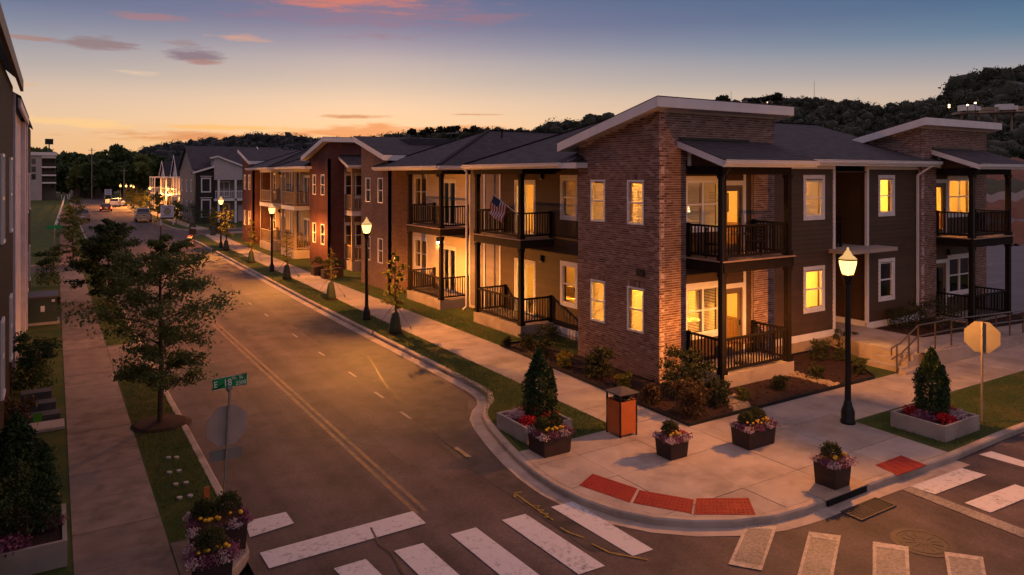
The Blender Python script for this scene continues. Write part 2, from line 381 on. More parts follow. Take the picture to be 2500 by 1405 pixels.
_t = lampb.n('ShaderNodeBsdfTransparent'); _t.inputs[0].default_value = (1, .95, .85, 1); _e = lampb.n('ShaderNodeEmission'); _e.inputs[0].default_value = (1, .56, .16, 1); _e.inputs[1].default_value = 3.6
_m = lampb.n('ShaderNodeMixShader'); _m.inputs[0].default_value = .45; lampb.l(_t.outputs[0], _m.inputs[1]); lampb.l(_e.outputs[0], _m.inputs[2]); lampb.l(_m.outputs[0], lampb.out.inputs[0]); lampglow = lampb.m
roomwall = mat('room_paint', (.74, .60, .40), (.70, .56, .37), 1., .8)
roomfloor = mat('room_floor', (.42, .26, .13), (.34, .2, .1), 2., .5, sc=(1, 6, 1))
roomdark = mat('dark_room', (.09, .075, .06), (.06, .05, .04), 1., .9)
ceil_em = emit('ceiling_light', (1.0, .45, .06), 720.0)
ceil_dim = emit('ceiling_light_dim', (1.0, .46, .065), 560.0)
blindm = mat('blind_slats', (.66, .62, .54), (.6, .56, .48), 4., .5)
sidewalk_m = concrete
# ------------------------------------------------------------ ground
ROAD = -.13
struct(B(-3000, 3000, -300, 4000, -.45, -.32).build('ground', mat('earth', (.085, .062, .034), (.05, .046, .02), .08, .95, detail=8)))
def sheet(name, pts, z, m, parent=None):
    o = MB().poly([(x, y, z) for x, y in pts]).build(name, m, parent)
    # faces up
    if o.data.polygons[0].normal.z < 0: o.data.flip_normals()
    return o
road = struct(sheet('road', [(-60, -40), (140, -40), (140, 9.6), (11.8, 9.6), (11.6, 18), (12.2, 60), (13.4, 84), (60, 84), (60, 92.5), (13.2, 92.5), (12.9, 118), (13.0, 150), (13.2, 168), (60, 168), (60, 178), (13.2, 178), (13.3, 210), (13.6, 300), (4.2, 300), (3.6, 210), (3.0, 120), (2.6, 62), (-30, 62), (-30, 57), (2.8, 57), (2.8, 12.2), (-60, 12.2)], ROAD, asphalt))
# right block: kerb line traced round the corner bulb
KR = [(22.5, 8.76), (19.9, 8.78), (17.5, 8.72), (15.6, 8.80), (14.4, 8.84), (13.2, 8.86), (12.3, 8.87), (11.5, 8.96), (10.7, 9.24), (10.05, 9.62), (9.5, 10.12), (9.1, 10.75), (8.86, 11.5), (8.77, 12.3), (8.80, 13.1), (8.93, 14.0), (9.12, 14.9), (9.32, 15.7), (9.50, 16.35), (9.72, 16.95), (10.1, 17.5), (10.5, 17.9), (10.80, 18.5), (10.92, 19.4), (10.95, 22), (11.0, 30), (11.08, 37), (11.35, 50), (11.55, 60), (11.78, 72), (11.92, 82), (12.4, 83.4), (13.4, 84), (60, 84)]
def offset_path(P, dd):
    out = []
    for i, p in enumerate(P):
        a = P[max(i-1, 0)]; b = P[min(i+1, len(P)-1)]; dx, dy = b[0]-a[0], b[1]-a[1]; L = math.hypot(dx, dy)
        out.append((p[0]+dy/L*dd, p[1]-dx/L*dd))
    return out
def kerb(name, P, side, parent=None, w=.16, seg=None):
    """kerb stones along a path: a raised strip with a rounded nose, cut into lengths"""
    In = offset_path(P, side*w); m = MB()
    for i in range(len(P)-1):
        a, b, c, d_ = P[i], P[i+1], In[i+1], In[i]
        a2, b2 = (a[0]+(d_[0]-a[0])*.18, a[1]+(d_[1]-a[1])*.18), (b[0]+(c[0]-b[0])*.18, b[1]+(c[1]-b[1])*.18)
        m.add([(*a, ROAD-.05), (*b, ROAD-.05), (*a, -.02), (*b, -.02), (*a2, .008), (*b2, .008), (*d_, .008), (*c, .008), (*d_, -.06), (*c, -.06)],
              [(0, 1, 3, 2), (2, 3, 5, 4), (4, 5, 7, 6), (6, 7, 9, 8)])
    o = m.build(name, kerbmat, parent); struct(o); return o
kerb('kerb', KR, 1)
lawnblock = struct(sheet('lawn', offset_path(KR, .15)+[(60, 60), (60, 9)], -.004, lawn))
KG = offset_path(KR[2:29], -.32)
m = MB()
for i in range(len(KG)-1): m.add([(*KR[2+i], ROAD+.008), (*KR[3+i], ROAD+.008), (*KG[i+1], ROAD+.008), (*KG[i], ROAD+.008)], [(0, 1, 2, 3)])
gut = struct(m.build('gutter_pan', kerbmat))
# left block
KL = [(-60, 12.0), (.5, 12.0), (1.6, 12.05), (2.4, 12.3), (2.85, 12.9), (2.95, 14), (2.95, 20), (2.92, 27), (2.9, 57)]
kerb('kerb', KL, -1)
struct(sheet('verge', offset_path(KL, -.15)+[(-30, 57)], -.004, lawn))
KL2 = [(-30, 62), (2.3, 62), (2.85, 62.6), (2.9, 66), (3.25, 120), (3.9, 210), (4.5, 300)]
kerb('kerb', KL2, -1); struct(sheet('verge', offset_path(KL2, -.15)+[(-60, 300), (-60, 62)], -.004, lawn))
KR2 = [(60, 92.5), (14.6, 92.5), (13.4, 93.2), (12.6, 95), (12.35, 101), (12.5, 118), (12.7, 150), (12.9, 166), (14, 168), (60, 168)]
kerb('kerb', KR2, 1); struct(sheet('lawn', offset_path(KR2, .15), -.004, lawn))
KR3 = [(60, 178), (14, 178), (12.9, 180), (13.0, 210), (13.3, 300)]
kerb('kerb', KR3, 1); struct(sheet('lawn', offset_path(KR3, .15)+[(90, 300), (90, 176)], -.004, lawn))
# pavements: every slab is a piece of its own, with an open joint
def slabs(name, poly, xs, ys, z=.006, gap=.014, m=concrete, t=.09):
    root = None
    for i in range(len(xs)-1):
        for j in range(len(ys)-1):
            p = clip_rect(poly, xs[i]+gap/2, xs[i+1]-gap/2, ys[j]+gap/2, ys[j+1]-gap/2)
            if len(p) < 3: continue
            dz = random.uniform(-.003, .003)
            if root is None:
                root = struct(sheet(name, poly, -.0005 if z < .05 else z-.02, mat('joint_dirt', (.06, .048, .04), (.035, .028, .024), 6., .95)))
            mm = MB().prism(p, z-t, z+dz)
            mm.build('slab', m, root)
    return root
frange = lambda a, b, s: [a+s*i for i in range(int(round((b-a)/s))+1)]
slabs('sidewalk', [(12.13, 14.25), (14.2, 14.25), (14.25, 30), (14.3, 45), (14.9, 72), (15.4, 84), (13.85, 84), (13.2, 72), (12.65, 45), (12.3, 30)], [11, 16], frange(14.25, 84.0, 1.55), m=concrete)
plaza = [(17.5, 8.9)]+[p for p in offset_path(KR, .17) if 8.5 < p[0] < 17 and p[1] < 13.9]+[(9.14, 14.2), (14.2, 14.25), (13.72, 13.31), (17.62, 13.31), (17.62, 11.3)]
pl = [p for p in plaza]
slabs('plaza', pl, [8.6, 10.2, 11.95, 13.68, 15.65, 17.64], [8.7, 10.1, 11.95, 13.31, 14.28], m=concrete)
slabs('sidewalk', [(17.62, 11.35), (60, 11.1), (60, 13.32), (17.62, 13.31)], [17.63+1.75*i for i in range(14)], [11.0, 13.34])
# left walkway with its crossing aprons
aged_dim = mat('aged_dimmed_concrete', (.25, .185, .15), (.17, .128, .105), 2.2, .9, .3, 70, detail=9, objvar=.12, stain=.3)  # older brownish concrete, darkened further to stand in for the unlit side
slabs('walkway', [(.3, 12.4), (1.72, 12.2), (1.73, 27.0), (2.75, 27.2), (2.75, 31.2), (1.75, 31.2), (1.73, 56.8), (.42, 56.8)], [.25, 1.735, 2.8], [12.1, 13.6, 15.1, 16.6, 18.1, 19.6, 21.1, 22.6, 24.1, 25.6, 27.1, 29.1, 31.15, 33, 35, 37, 39, 41, 43, 45, 47, 49, 51, 53, 55, 57], m=aged_dim)
slabs('walkway', [(1.74, 12.25), (2.4, 12.5), (2.75, 12.95), (2.75, 13.9), (1.74, 13.9)], [1.736, 2.8], [12.1, 13.9], m=aged_dim)
slabs('walkway', [(.5, 62.2), (1.75, 62.2), (2.7, 150), (1.3, 150)], [.2, 2.9], frange(62.2, 150.2, 4.0), m=mat('old_brick_paving', (.22, .11, .075), (.15, .075, .052), 4., .9))
slabs('sidewalk', [(14.3, 93), (16, 93), (15.3, 103), (15.3, 118), (15.2, 150), (13.8, 150), (13.9, 118), (14.0, 103)], [13, 20], frange(93, 150, 3.0))
slabs('sidewalk', [(16, 85.3), (50, 85.3), (50, 86.6), (15.4, 86.6)], frange(15.2, 51.2, 2.0), [85, 87], z=.012)
# paint on the road
def paint(name, px, m, z=ROAD+.012):
    return sheet(name, [gz(u, v, z) for u, v in px], z, m, road)
def wornpaint(name, col, lo, hi, scale):
    b = NB(name); v = b.pos(); f = b.noise(v, scale, 8, .75); f2 = b.noise(v, 1.4, 3)
    fac = b.n('ShaderNodeMath', operation='ADD'); b.l(f, fac.inputs[0])
    ml = b.n('ShaderNodeMath', operation='MULTIPLY'); b.l(f2, ml.inputs[0]); ml.inputs[1].default_value = .35; b.l(ml.outputs[0], fac.inputs[1])
    b.set(b.ramp(fac.outputs[0], [(lo, (.075, .062, .056)), (hi, col)]), .7); return b.m
pw = wornpaint('crossing_paint', (.54, .51, .52), .42, .64, 11.); pold = wornpaint('worn_crossing_paint', (.34, .29, .245), .48, .86, 16.); pedge = wornpaint('crossing_border_paint', (.46, .38, .31), .44, .74, 13.); py = wornpaint('yellow_road_paint', (.30, .135, .024), .54, 1.05, 5.)
for p in [[(634, 1350), (1008, 1248), (1040, 1278), (657, 1388)], [(598, 1274), (698, 1250), (718, 1278), (610, 1312)],
          [(1345, 1238), (1400, 1225), (1595, 1342), (1545, 1358)], [(1225, 1270), (1283, 1255), (1477, 1382), (1413, 1403)], [(1100, 1305), (1162, 1288), (1345, 1425), (1270, 1445)],
          [(962, 1345), (1033, 1326), (1180, 1455), (1100, 1480)], [(815, 1388), (893, 1365), (1010, 1480), (920, 1510)],
          [(2222, 1188), (2348, 1143), (2408, 1160), (2283, 1207)], [(2355, 1228), (2478, 1183), (2540, 1202), (2418, 1252)], [(2390, 1110), (2420, 1102), (2540, 1138), (2540, 1152)]]: paint('crossing_stripe', p, pw)
for p in [[(1822, 1280), (1898, 1283), (1860, 1393), (1778, 1378)], [(1975, 1298), (2053, 1308), (2028, 1440), (1940, 1430)], [(2131, 1322), (2218, 1335), (2224, 1450), (2130, 1445)], [(2305, 1347), (2400, 1360), (2416, 1450), (2322, 1450)],
          [(2203, 1196), (2225, 1188), (2520, 1300), (2520, 1322)]]:
    o = paint('worn_crossing_stripe', p, pold); c = np.array(p, float); ctr = c.mean(0)
    for i in range(4):
        a, b = c[i], c[(i+1) % 4]; ia, ib = a+(ctr-a)*.2, b+(ctr-b)*.2
        if len(p) == 4 and p[0][0] != 2203: paint('stripe_border', [tuple(a), tuple(b), tuple(ib), tuple(ia)], pedge, ROAD+.0155)
for dx in (-.14, .06):
    m = MB()
    for y0 in np.arange(12.9, 60, 2.0):
        m.add([(6.05+dx, y0, ROAD+.004), (6.15+dx, y0, ROAD+.004), (6.15+dx, y0+1.99, ROAD+.004), (6.05+dx, y0+1.99, ROAD+.004)], [(0, 1, 2, 3)])
    m.build('centre_line', py, road)
for u, v in ((650, 770), (720, 820), (785, 865), (860, 915), (925, 965), (990, 1015), (1130, 1105), (610, 742)):
    x, y = gz(u, v, ROAD); B(x-.04, x+.04, y-.35, y+.35, ROAD+.001, ROAD+.0085).build('lane_dash', pold, road)
yel = mat('survey_paint', (.36, .25, .04), (.16, .11, .03), 9., .8)
def stroke(px, w):
    P = [gz(u, v, ROAD) for u, v in px]; m = MB(); L = offset_path(P, -w/2); Rr = offset_path(P, w/2)
    for i in range(len(P)-1): m.add([(*L[i], ROAD+.017), (*Rr[i], ROAD+.017), (*Rr[i+1], ROAD+.017), (*L[i+1], ROAD+.017)], [(0, 1, 2, 3)])
    m.build('survey_mark', yel, road)
stroke([(1256, 1206), (1300, 1238), (1350, 1272)], .035); stroke([(1274, 1203), (1256, 1206), (1258, 1217)], .045)
stroke([(1297, 1236), (1318, 1237), (1308, 1245), (1328, 1247), (1318, 1255), (1338, 1256), (1330, 1265), (1348, 1268)], .035)
stroke([(1368, 1290), (1390, 1303), (1425, 1315)], .035); stroke([(1445, 1330), (1490, 1352), (1582, 1369)], .035); stroke([(1110, 1097), (1125, 1105), (1140, 1118)], .05)
# tar repair and darker strip of new asphalt along the right kerb
struct(sheet('asphalt_patch', [(8.9, 34), (8.6, 21.5), (8.2, 18.2), (7.9, 15), (7.9, 10.0), (8.4, 9.7), (8.42, 12.3), (8.5, 14), (9.1, 16.5), (9.7, 17.7), (10.4, 18.9), (10.55, 22), (10.62, 30), (10.66, 34)], ROAD+.004, asph_dark))
crack = mat('crack_sealer', (.016, .014, .014), (.01, .009, .009), 9., .6)
for px in ([(905, 1290), (925, 1330), (955, 1350), (985, 1405)], [(1140, 1120), (1080, 1075), (1010, 1010), (940, 940), (905, 880), (860, 850)]):
    P = [gz(u, v, ROAD) for u, v in px]; m = MB(); L = offset_path(P, -.02); Rr = offset_path(P, .02)
    for i in range(len(P)-1): m.add([(*L[i], ROAD+.0145), (*Rr[i], ROAD+.0145), (*Rr[i+1], ROAD+.0145), (*L[i+1], ROAD+.0145)], [(0, 1, 2, 3)])
    m.build('crack_seal', crack, road)
for k in range(11):                                   # hairline cracks wandering over the asphalt
    R_ = random.Random(300+k); x, y = R_.uniform(3.4, 9.5), R_.uniform(10, 38); a = R_.choice([0, math.pi/2, math.pi/2, 1.2])+R_.uniform(-.3, .3); P = []
    for q in range(R_.randint(6, 14)):
        P.append((x, y)); a += R_.uniform(-.45, .45); x += math.cos(a)*.35; y += math.sin(a)*.35
        if not 3.2 < x < 8.2: break
    if len(P) < 3: continue
    m = MB(); L = offset_path(P, -.009); Rr = offset_path(P, .009)
    for i in range(len(P)-1): m.add([(*L[i], ROAD+.0085), (*Rr[i], ROAD+.0085), (*Rr[i+1], ROAD+.0085), (*L[i+1], ROAD+.0085)], [(0, 1, 2, 3)])
    m.build('crack', crack, road)
for x0, x1, y0, y1 in ((3.6, 4.9, 24.2, 27.0), (6.9, 8.1, 30.5, 33.2), (4.4, 5.3, 39, 44)): sheet('utility_patch', [(x0, y0), (x1, y0+.1), (x1+.05, y1), (x0+.05, y1-.05)], ROAD+.0045, asph_dark, road)
# red tactile pads
tact = mat('tactile_red', (.30, .022, .014), (.245, .018, .011), 3., .7, .6, 220)
for px in ([(1447, 1157), (1556, 1193), (1538, 1227), (1414, 1185)], [(1561, 1197), (1694, 1220), (1688, 1254), (1545, 1228)], [(1700, 1217), (1828, 1216), (1845, 1257), (1694, 1256)], [(2200, 1112), (2262, 1136), (2192, 1161), (2137, 1136)]):
    P = [gz(u, v, .012) for u, v in px]; o = MB().prism(P, .0, .014).build('tactile_paving', tact, bpy.data.objects['plaza'])
    m = MB(); c = np.array(P); nU, nV = 14, 5
    for i in range(nU):
        for j in range(nV):
            a, b = (i+.5)/nU, (j+.5)/nV; q = (c[0]*(1-a)+c[1]*a)*(1-b)+(c[3]*(1-a)+c[2]*a)*b
            m.lathe([(.022, 0), (.014, .006)], q[0], q[1], .014, 6)
    m.build('tactile_domes', tact, o)['kind'] = 'stuff'
# manhole, storm drain
mx, my = gz(2253, 1325, ROAD)
t = thing('manhole', 'round cast iron manhole cover set in the road beyond the worn crossing', 'manhole', (mx, my, ROAD))
MB().lathe([(.52, .003), (.52, .007), (.42, .009), (.42, .002), (.3, .002)], mx, my, ROAD, 28).build('frame_ring', mat('worn_iron', (.085, .066, .055), (.05, .04, .034), 20., .7, metal=.2), t)
m = MB().lathe([(.405, .002), (.405, .008), (.36, .010), (.34, .007), (.1, .007), (.09, .011)], mx, my, ROAD, 28)
for k in range(12): a = k*math.pi/6; m.bar((mx+.13*math.cos(a), my+.13*math.sin(a), ROAD+.009), (mx+.32*math.cos(a), my+.32*math.sin(a), ROAD+.009), .025, .006)
m.build('cover', MATS['worn_iron'], t)
a = gz(2070, 1256, ROAD); b = gz(2140, 1220, ROAD)
t = thing('storm_drain', 'slotted iron storm drain grate under a dark kerb inlet', 'drain', (13.5, 8.35, ROAD))
B(12.95, 14.05, 8.16, 8.54, ROAD+.001, ROAD+.013).build('drain_pit_shade', mat('pit_shade_black', (.006, .005, .005), (.004, .004, .004), 3., .9), t)  # solid black box painted as the shade under the grate
m = MB(); m.box(12.92, 14.08, 8.13, 8.16, ROAD+.0, ROAD+.026); m.box(12.92, 14.08, 8.54, 8.57, ROAD+.0, ROAD+.026); m.box(12.92, 12.95, 8.16, 8.54, ROAD+.0, ROAD+.026); m.box(14.05, 14.08, 8.16, 8.54, ROAD+.0, ROAD+.026); m.box(13.49, 13.52, 8.16, 8.54, ROAD+.0, ROAD+.026)
m.build('grate_frame', MATS['worn_iron'], t)
for k in range(16):
    x = 12.965+k*.068; B(x, x+.03, 8.165, 8.535, ROAD+.010, ROAD+.022).build('grate_bar', MATS['worn_iron'], t)
B(12.9, 14.2, 8.82, 8.90, ROAD+.012, -.012).build('inlet_mouth_shade', MATS['pit_shade_black'], t)  # black box on the kerb face, standing in for the opening's shade
B(12.85, 14.3, 8.84, 9.32, .0, .02).build('inlet_lid', mat('inlet_lid_rusty', (.36, .28, .21), (.28, .20, .14), 4., .85), t)
# ------------------------------------------------------------ building kit
class Fr:
    """a wall plane: 'S' faces the main street (plane X=c, u=Y), 'C' faces the cross street (plane Y=c, u=X)"""
    def __init__(s, kind, c): s.k = kind; s.c = c
    def box(s, m, u0, u1, z0, z1, n0, n1, tone=None):
        if s.k == 'S': return m.box(s.c-n1, s.c-n0, u0, u1, z0, z1, tone)
        return m.box(u0, u1, s.c-n1, s.c-n0, z0, z1, tone)
    def p(s, u, z, n=0.): return (s.c-n, u, z) if s.k == 'S' else (u, s.c-n, z)
def wall_mesh(F, u0, u1, z0, z1, holes, n0=-.2, n1=0.):
    m = MB(); us = sorted({u0, u1, *[h[0] for h in holes if u0 < h[0] < u1], *[h[1] for h in holes if u0 < h[1] < u1]})
    for a, b in zip(us, us[1:]):
        mid = (a+b)/2; cuts = [(h[2], h[3]) for h in holes if h[0] < mid < h[1]]
        for p, q in subtract(z0, z1, cuts): F.box(m, a, b, p, q, n0, n1)
    return m
def siding(bld, F, u0, u1, z0, z1, holes, m, exposure=.165, single=True):
    """backing wall plus lap boards, each board a piece of its own"""
    w = wall_mesh(F, u0, u1, z0, z1, holes).build('siding_wall', m, bld)
    k = 0; z = z0; mm = MB(); shared = {}
    while z < z1-.02:
        zt = min(z+exposure+.02, z1); cuts = [(h[0]-.005, h[1]+.005) for h in holes if h[2] < z+exposure*.6 and h[3] > z+exposure*.4]
        for a, b in subtract(u0, u1, cuts):
            bm_ = MB().add([F.p(a, z, .03), F.p(b, z, .03), F.p(b, zt, .006), F.p(a, zt, .006), F.p(a, z, .0), F.p(b, z, .0)], [(0, 1, 2, 3), (4, 5, 1, 0)])
            if not single: mm.add(bm_.v, bm_.f); continue
            key = (round(a, 3), round(b, 3), round(zt-z, 3))          # boards cut alike share one mesh
            if key not in shared:
                o = wloc(w); bm_.v = [(x-o.x, y-o.y, q-o.z-z) for x, y, q in bm_.v]; shared[key] = bm_.data('siding_board')
            link('siding_board', shared[key], m, w, (0, 0, z))
        z += exposure
    if not single: mm.build('siding_boards', m, w)['kind'] = 'stuff'
    return w
def window(bld, F, u0, u1, z0, z1, casing=.0, cas_m=None, blinds=None, cols=1, deep=.07, rail=True):
    """sash window: frame, panes, casing, blinds. casing > 0 gives flat boards round it"""
    m = MB(); f = .055; dn = -deep
    F.box(m, u0, u0+f, z0, z1, dn, .012); F.box(m, u1-f, u1, z0, z1, dn, .012); F.box(m, u0+f, u1-f, z0, z0+f, dn, .02); F.box(m, u0+f, u1-f, z1-f, z1, dn, .012)
    zm = (z0+z1)/2; W_ = (u1-u0)/cols
    if rail: F.box(m, u0+f, u1-f, zm-.025, zm+.025, dn, -.005)
    for c in range(1, cols): F.box(m, u0+W_*c-.035, u0+W_*c+.035, z0+f, z1-f, dn, .006)
    w = m.build('window', vinyl, bld)
    for c in range(cols):
        a = u0+W_*c+(f if c == 0 else .035); b = u0+W_*(c+1)-(f if c == cols-1 else .035)
        for q0, q1, nn in (((z0+f, zm-.025, -.03), (zm+.025, z1-f, -.022)) if rail else ((z0+f, z1-f, -.03),)):
            F.box(MB(), a, b, q0, q1, nn-.006, nn).build('pane', pane_lit, w)
        if blinds:
            bb = MB(); top, bot = z1-f, (z0+f if blinds[0] == 'full' else zm); n = int((top-bot)/.05); tilt = blinds[1]
            F.box(bb, a+.02, b-.02, top-.05, top, -.13, -.08)
            for i in range(n):
                zz = top-.05-i*.05; dz = .022*math.sin(tilt); dn2 = .022*math.cos(tilt)
                bb.add([F.p(a+.02, zz-dz, -.105+dn2), F.p(b-.02, zz-dz, -.105+dn2), F.p(b-.02, zz+dz, -.105-dn2), F.p(a+.02, zz+dz, -.105-dn2)], [(0, 1, 2, 3)])
            bb.build('blinds', blindm, w)
    if casing:
        m = MB(); c = casing
        F.box(m, u0-c, u0, z0-c*.2, z1, .0, .03); F.box(m, u1, u1+c, z0-c*.2, z1, .0, .03); F.box(m, u0-c, u1+c, z1, z1+c*1.2, .0, .034); F.box(m, u0-c, u1+c, z0-c*1.1, z0-c*.2, .0, .034)
        F.box(m, u0, u1, z0-c*.2, z0, .0, .028)
        m.build('casing', cas_m or trimw, w)
    return w
def glazed_door(bld, F, u0, u1, z0, z1, casing=.1, kind='slider', leaf=None):
    m = MB(); f = .07
    F.box(m, u0, u0+f, z0, z1, -.1, .01); F.box(m, u1-f, u1, z0, z1, -.1, .01); F.box(m, u0+f, u1-f, z1-f, z1, -.1, .01); F.box(m, u0+f, u1-f, z0, z0+.05, -.1, .01)
    mid = (u0+u1)/2
    if kind == 'slider': F.box(m, mid-.05, mid+.05, z0+.05, z1-f, -.09, .0)
    else:
        F.box(m, u0+f, u0+f+.1, z0+.05, z1-f, -.07, -.02); F.box(m, u1-f-.1, u1-f, z0+.05, z1-f, -.07, -.02); F.box(m, u0+f+.1, u1-f-.1, z0+.05, z0+.25, -.07, -.02); F.box(m, u0+f+.1, u1-f-.1, z1-f-.12, z1-f, -.07, -.02)
    dr = m.build('door', leaf or vinyl, bld)
    if kind == 'slider':
        for a, b in ((u0+f, mid-.05), (mid+.05, u1-f)): F.box(MB(), a, b, z0+.05, z1-f, -.05, -.044).build('pane', pane_lit, dr)
    else: F.box(MB(), u0+f+.1, u1-f-.1, z0+.25, z1-f-.12, -.05, -.044).build('pane', pane_lit, dr)
    F.box(MB(), (mid+.07 if kind == 'slider' else u1-f-.08), (mid+.1 if kind == 'slider' else u1-f-.04), z0+.95, z0+1.12, -.02, .03).build('handle', metal_blk, dr)
    if casing:
        m = MB(); c = casing
        F.box(m, u0-c, u0, z0, z1, .0, .03); F.box(m, u1, u1+c, z0, z1, .0, .03); F.box(m, u0-c, u1+c, z1, z1+c*1.3, .0, .034); m.build('casing', trimw, dr)
    return dr
def room(bld, x0, x1, y0, y1, z0, z1, open_, light=None, lx=None, ly=None):
    """inside of a flat: plastered box, open where the windows are"""
    m = MB(); t = .06; wm = roomwall if light else roomdark  # unlit flats get dark walls and floor, their gloom put into the colour
    if 'x0' not in open_: m.box(x0, x0+t, y0, y1, z0, z1)
    if 'y0' not in open_: m.box(x0, x1, y0, y0+t, z0, z1)
    m.box(x1-t, x1, y0, y1, z0, z1); m.box(x0, x1, y1-t, y1, z0, z1); m.box(x0, x1, y0, y1, z1, z1+t)
    r = m.build('room_interior', wm, bld)
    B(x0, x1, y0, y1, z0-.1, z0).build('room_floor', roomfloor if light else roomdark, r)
    if light:
        cx, cy = lx or (x0+x1)/2, ly or (y0+y1)/2
        MB().lathe([(.06, -.02), (.19, -.05), (.2, -.11), (.12, -.15)], cx, cy, z1, 14).build('ceiling_lamp', light, r)
        R_ = random.Random(int(x0*7+y0*13+z0)); px = x0+(x1-x0)*R_.uniform(.3, .6); py_ = y0+(y1-y0)*R_.uniform(.3, .6)
        B(px, px+.9, y1-t-.05, y1-t, z0, z0+2.05).build('inner_door', mat('inner_door', (.42, .33, .22), (.38, .3, .2)), r); B(x1-t-.05, x1-t, py_, py_+.9, z0+1.2, z0+1.9).build('wall_picture', mat('picture_dark', (.10, .08, .07), (.05, .045, .06), 7.), r)
        B(x1-t-.6, x1-t-.06, py_-1.3, py_-.2, z0, z0+.85).build('sideboard', mat('kitchen_wood', (.26, .13, .055), (.2, .1, .042), 5., .5), r); B(px+1.1, px+1.16, y1-1.3, y1-t, z0, z1).build('partition', roomwall, r)
    return r
BAL = {}
def balcony(bld, x0, x1, y0, y1, z, rails, posts, ztop, slabz=None, wood=None, single=True, beam=None, railh=1.05, deck=None):
    """deck or porch slab with posts, top and bottom rails and balusters"""
    wood = wood or dark; beam = beam or wood
    if slabz is not None: o = B(x0, x1, y0, y1, slabz, z).build('balcony', concrete, bld)
    else:
        o = B(x0-.04, x1+.04, y0-.04, y1+.04, z-.04, z).build('balcony', deck or deckm, bld)
        B(x0, x1, y0, y1, z-.36, z-.041).build('rim_beam', beam, o)
    for i, (px, py) in enumerate(posts):
        m = B(px-.085, px+.085, py-.085, py+.085, z, ztop); m.box(px-.115, px+.115, py-.115, py+.115, z+.002, z+.16); m.box(px-.11, px+.11, py-.11, py+.11, ztop-.12, ztop-.001)
        m.build('post', wood, o)
    for (ax, ay), (bx, by) in rails:
        L = math.hypot(bx-ax, by-ay); ux, uy = (bx-ax)/L, (by-ay)/L
        MB().bar((ax, ay, z+railh-.03), (bx, by, z+railh-.03), .10, .06).build('top_rail', wood, o)
        MB().bar((ax, ay, z+.12), (bx, by, z+.12), .06, .07).build('bottom_rail', wood, o)
        n = int(L/.125); mm = MB()
        key = ('b', wood.name, round(railh, 2))
        if key not in BAL: BAL[key] = B(-.016, .016, -.016, .016, .12, railh-.05).data('baluster')
        for k in range(1, n):
            px, py = ax+ux*L*k/n, ay+uy*L*k/n
            if single: q = wloc(o); link('baluster', BAL[key], wood, o, (px-q.x, py-q.y, z-q.z))
            else: mm.box(px-.018, px+.018, py-.018, py+.018, z+.12, z+railh-.05)
        if not single: mm.build('balusters', wood, o)['kind'] = 'stuff'
        for px, py in ((ax, ay), (bx, by)):
            if all(math.hypot(px-a, py-b) > .2 for a, b in posts): B(px-.05, px+.05, py-.05, py+.05, z, z+railh+.03).build('newel', wood, o)
    return o
def shed_roof(bld, x0, x1, yh, yl, zh, zl, t=.30, fascia=None, name='roof'):
    """single-pitch roof, high edge at yh, low edge at yl; thick white fascia all round"""
    fascia = fascia or white
    P = [(x0, yh, zh), (x1, yh, zh), (x1, yl, zl), (x0, yl, zl)]
    if yl < yh: P = P[::-1]
    r = MB().slab([(x, y, z+.03) for x, y, z in P], .03).build(name, shingle, bld)
    sgn = 1 if yl > yh else -1
    def s(n, *pts):
        MB().slab(list(pts), t).build('fascia', fascia, r)
    e = .04
    MB().slab([(x, y, z-.002) for x, y, z in ([(x0+e, yh+sgn*e, zh), (x1-e, yh+sgn*e, zh), (x1-e, yl-sgn*e, zl), (x0+e, yl-sgn*e, zl)] if sgn > 0 else [(x0+e, yl+e, zl), (x1-e, yl+e, zl), (x1-e, yh-e, zh), (x0+e, yh-e, zh)])], t-.05).build('soffit', trimw, r)
    for a, b in ((x0, x0+e), (x1-e, x1)):
        q = [(a, yh, zh), (b, yh, zh), (b, yl, zl), (a, yl, zl)]
        s('f', *([(x, y, z-.001) for x, y, z in (q if sgn > 0 else q[::-1])]))
    B(x0+e, x1-e, min(yh, yh+sgn*e), max(yh, yh+sgn*e), zh-t, zh-.002).build('fascia', fascia, r)
    B(x0+e, x1-e, min(yl, yl-sgn*e), max(yl, yl-sgn*e), zl-t, zl-.002).build('fascia', fascia, r)
    return r
def gutter(roof, p, q, out, m=None):
    """K-style gutter along the eave p-q, out = unit vector away from the house"""
    a = Vector(p); b = Vector(q); o = Vector((*out, 0)); prof = [(0, -.14), (.09, -.14), (.12, -.08), (.105, -.05), (.13, -.02), (.13, 0), (.115, 0), (.105, -.02), (.02, -.02), (0, 0)]
    mm = MB(); n = len(prof); vs = [tuple(e+o*x+Vector((0, 0, z))) for e in (a, b) for x, z in prof]
    mm.add(vs, [(i, (i+1) % n, n+(i+1) % n, n+i) for i in range(n)]+[tuple(range(n))[::-1], tuple(range(n, 2*n))])
    return mm.build('gutter', m or white, roof)
def downspout(bld, x, y, ztop, zbot, m=None, out=(-1, 0), w=.075):
    mm = MB(); ox, oy = out
    mm.box(x-w/2, x+w/2, y-w/2, y+w/2, zbot+.15, ztop-.35)
    mm.bar((x+ox*.28, y+oy*.28, ztop-.08), (x, y, ztop-.36), w, w, (0, 0, 1)); mm.bar((x, y, zbot+.18), (x+ox*.2, y+oy*.2, zbot+.05), w, w)
    return mm.build('downspout', m or white, bld)
BRICK_POOL = [[], []]
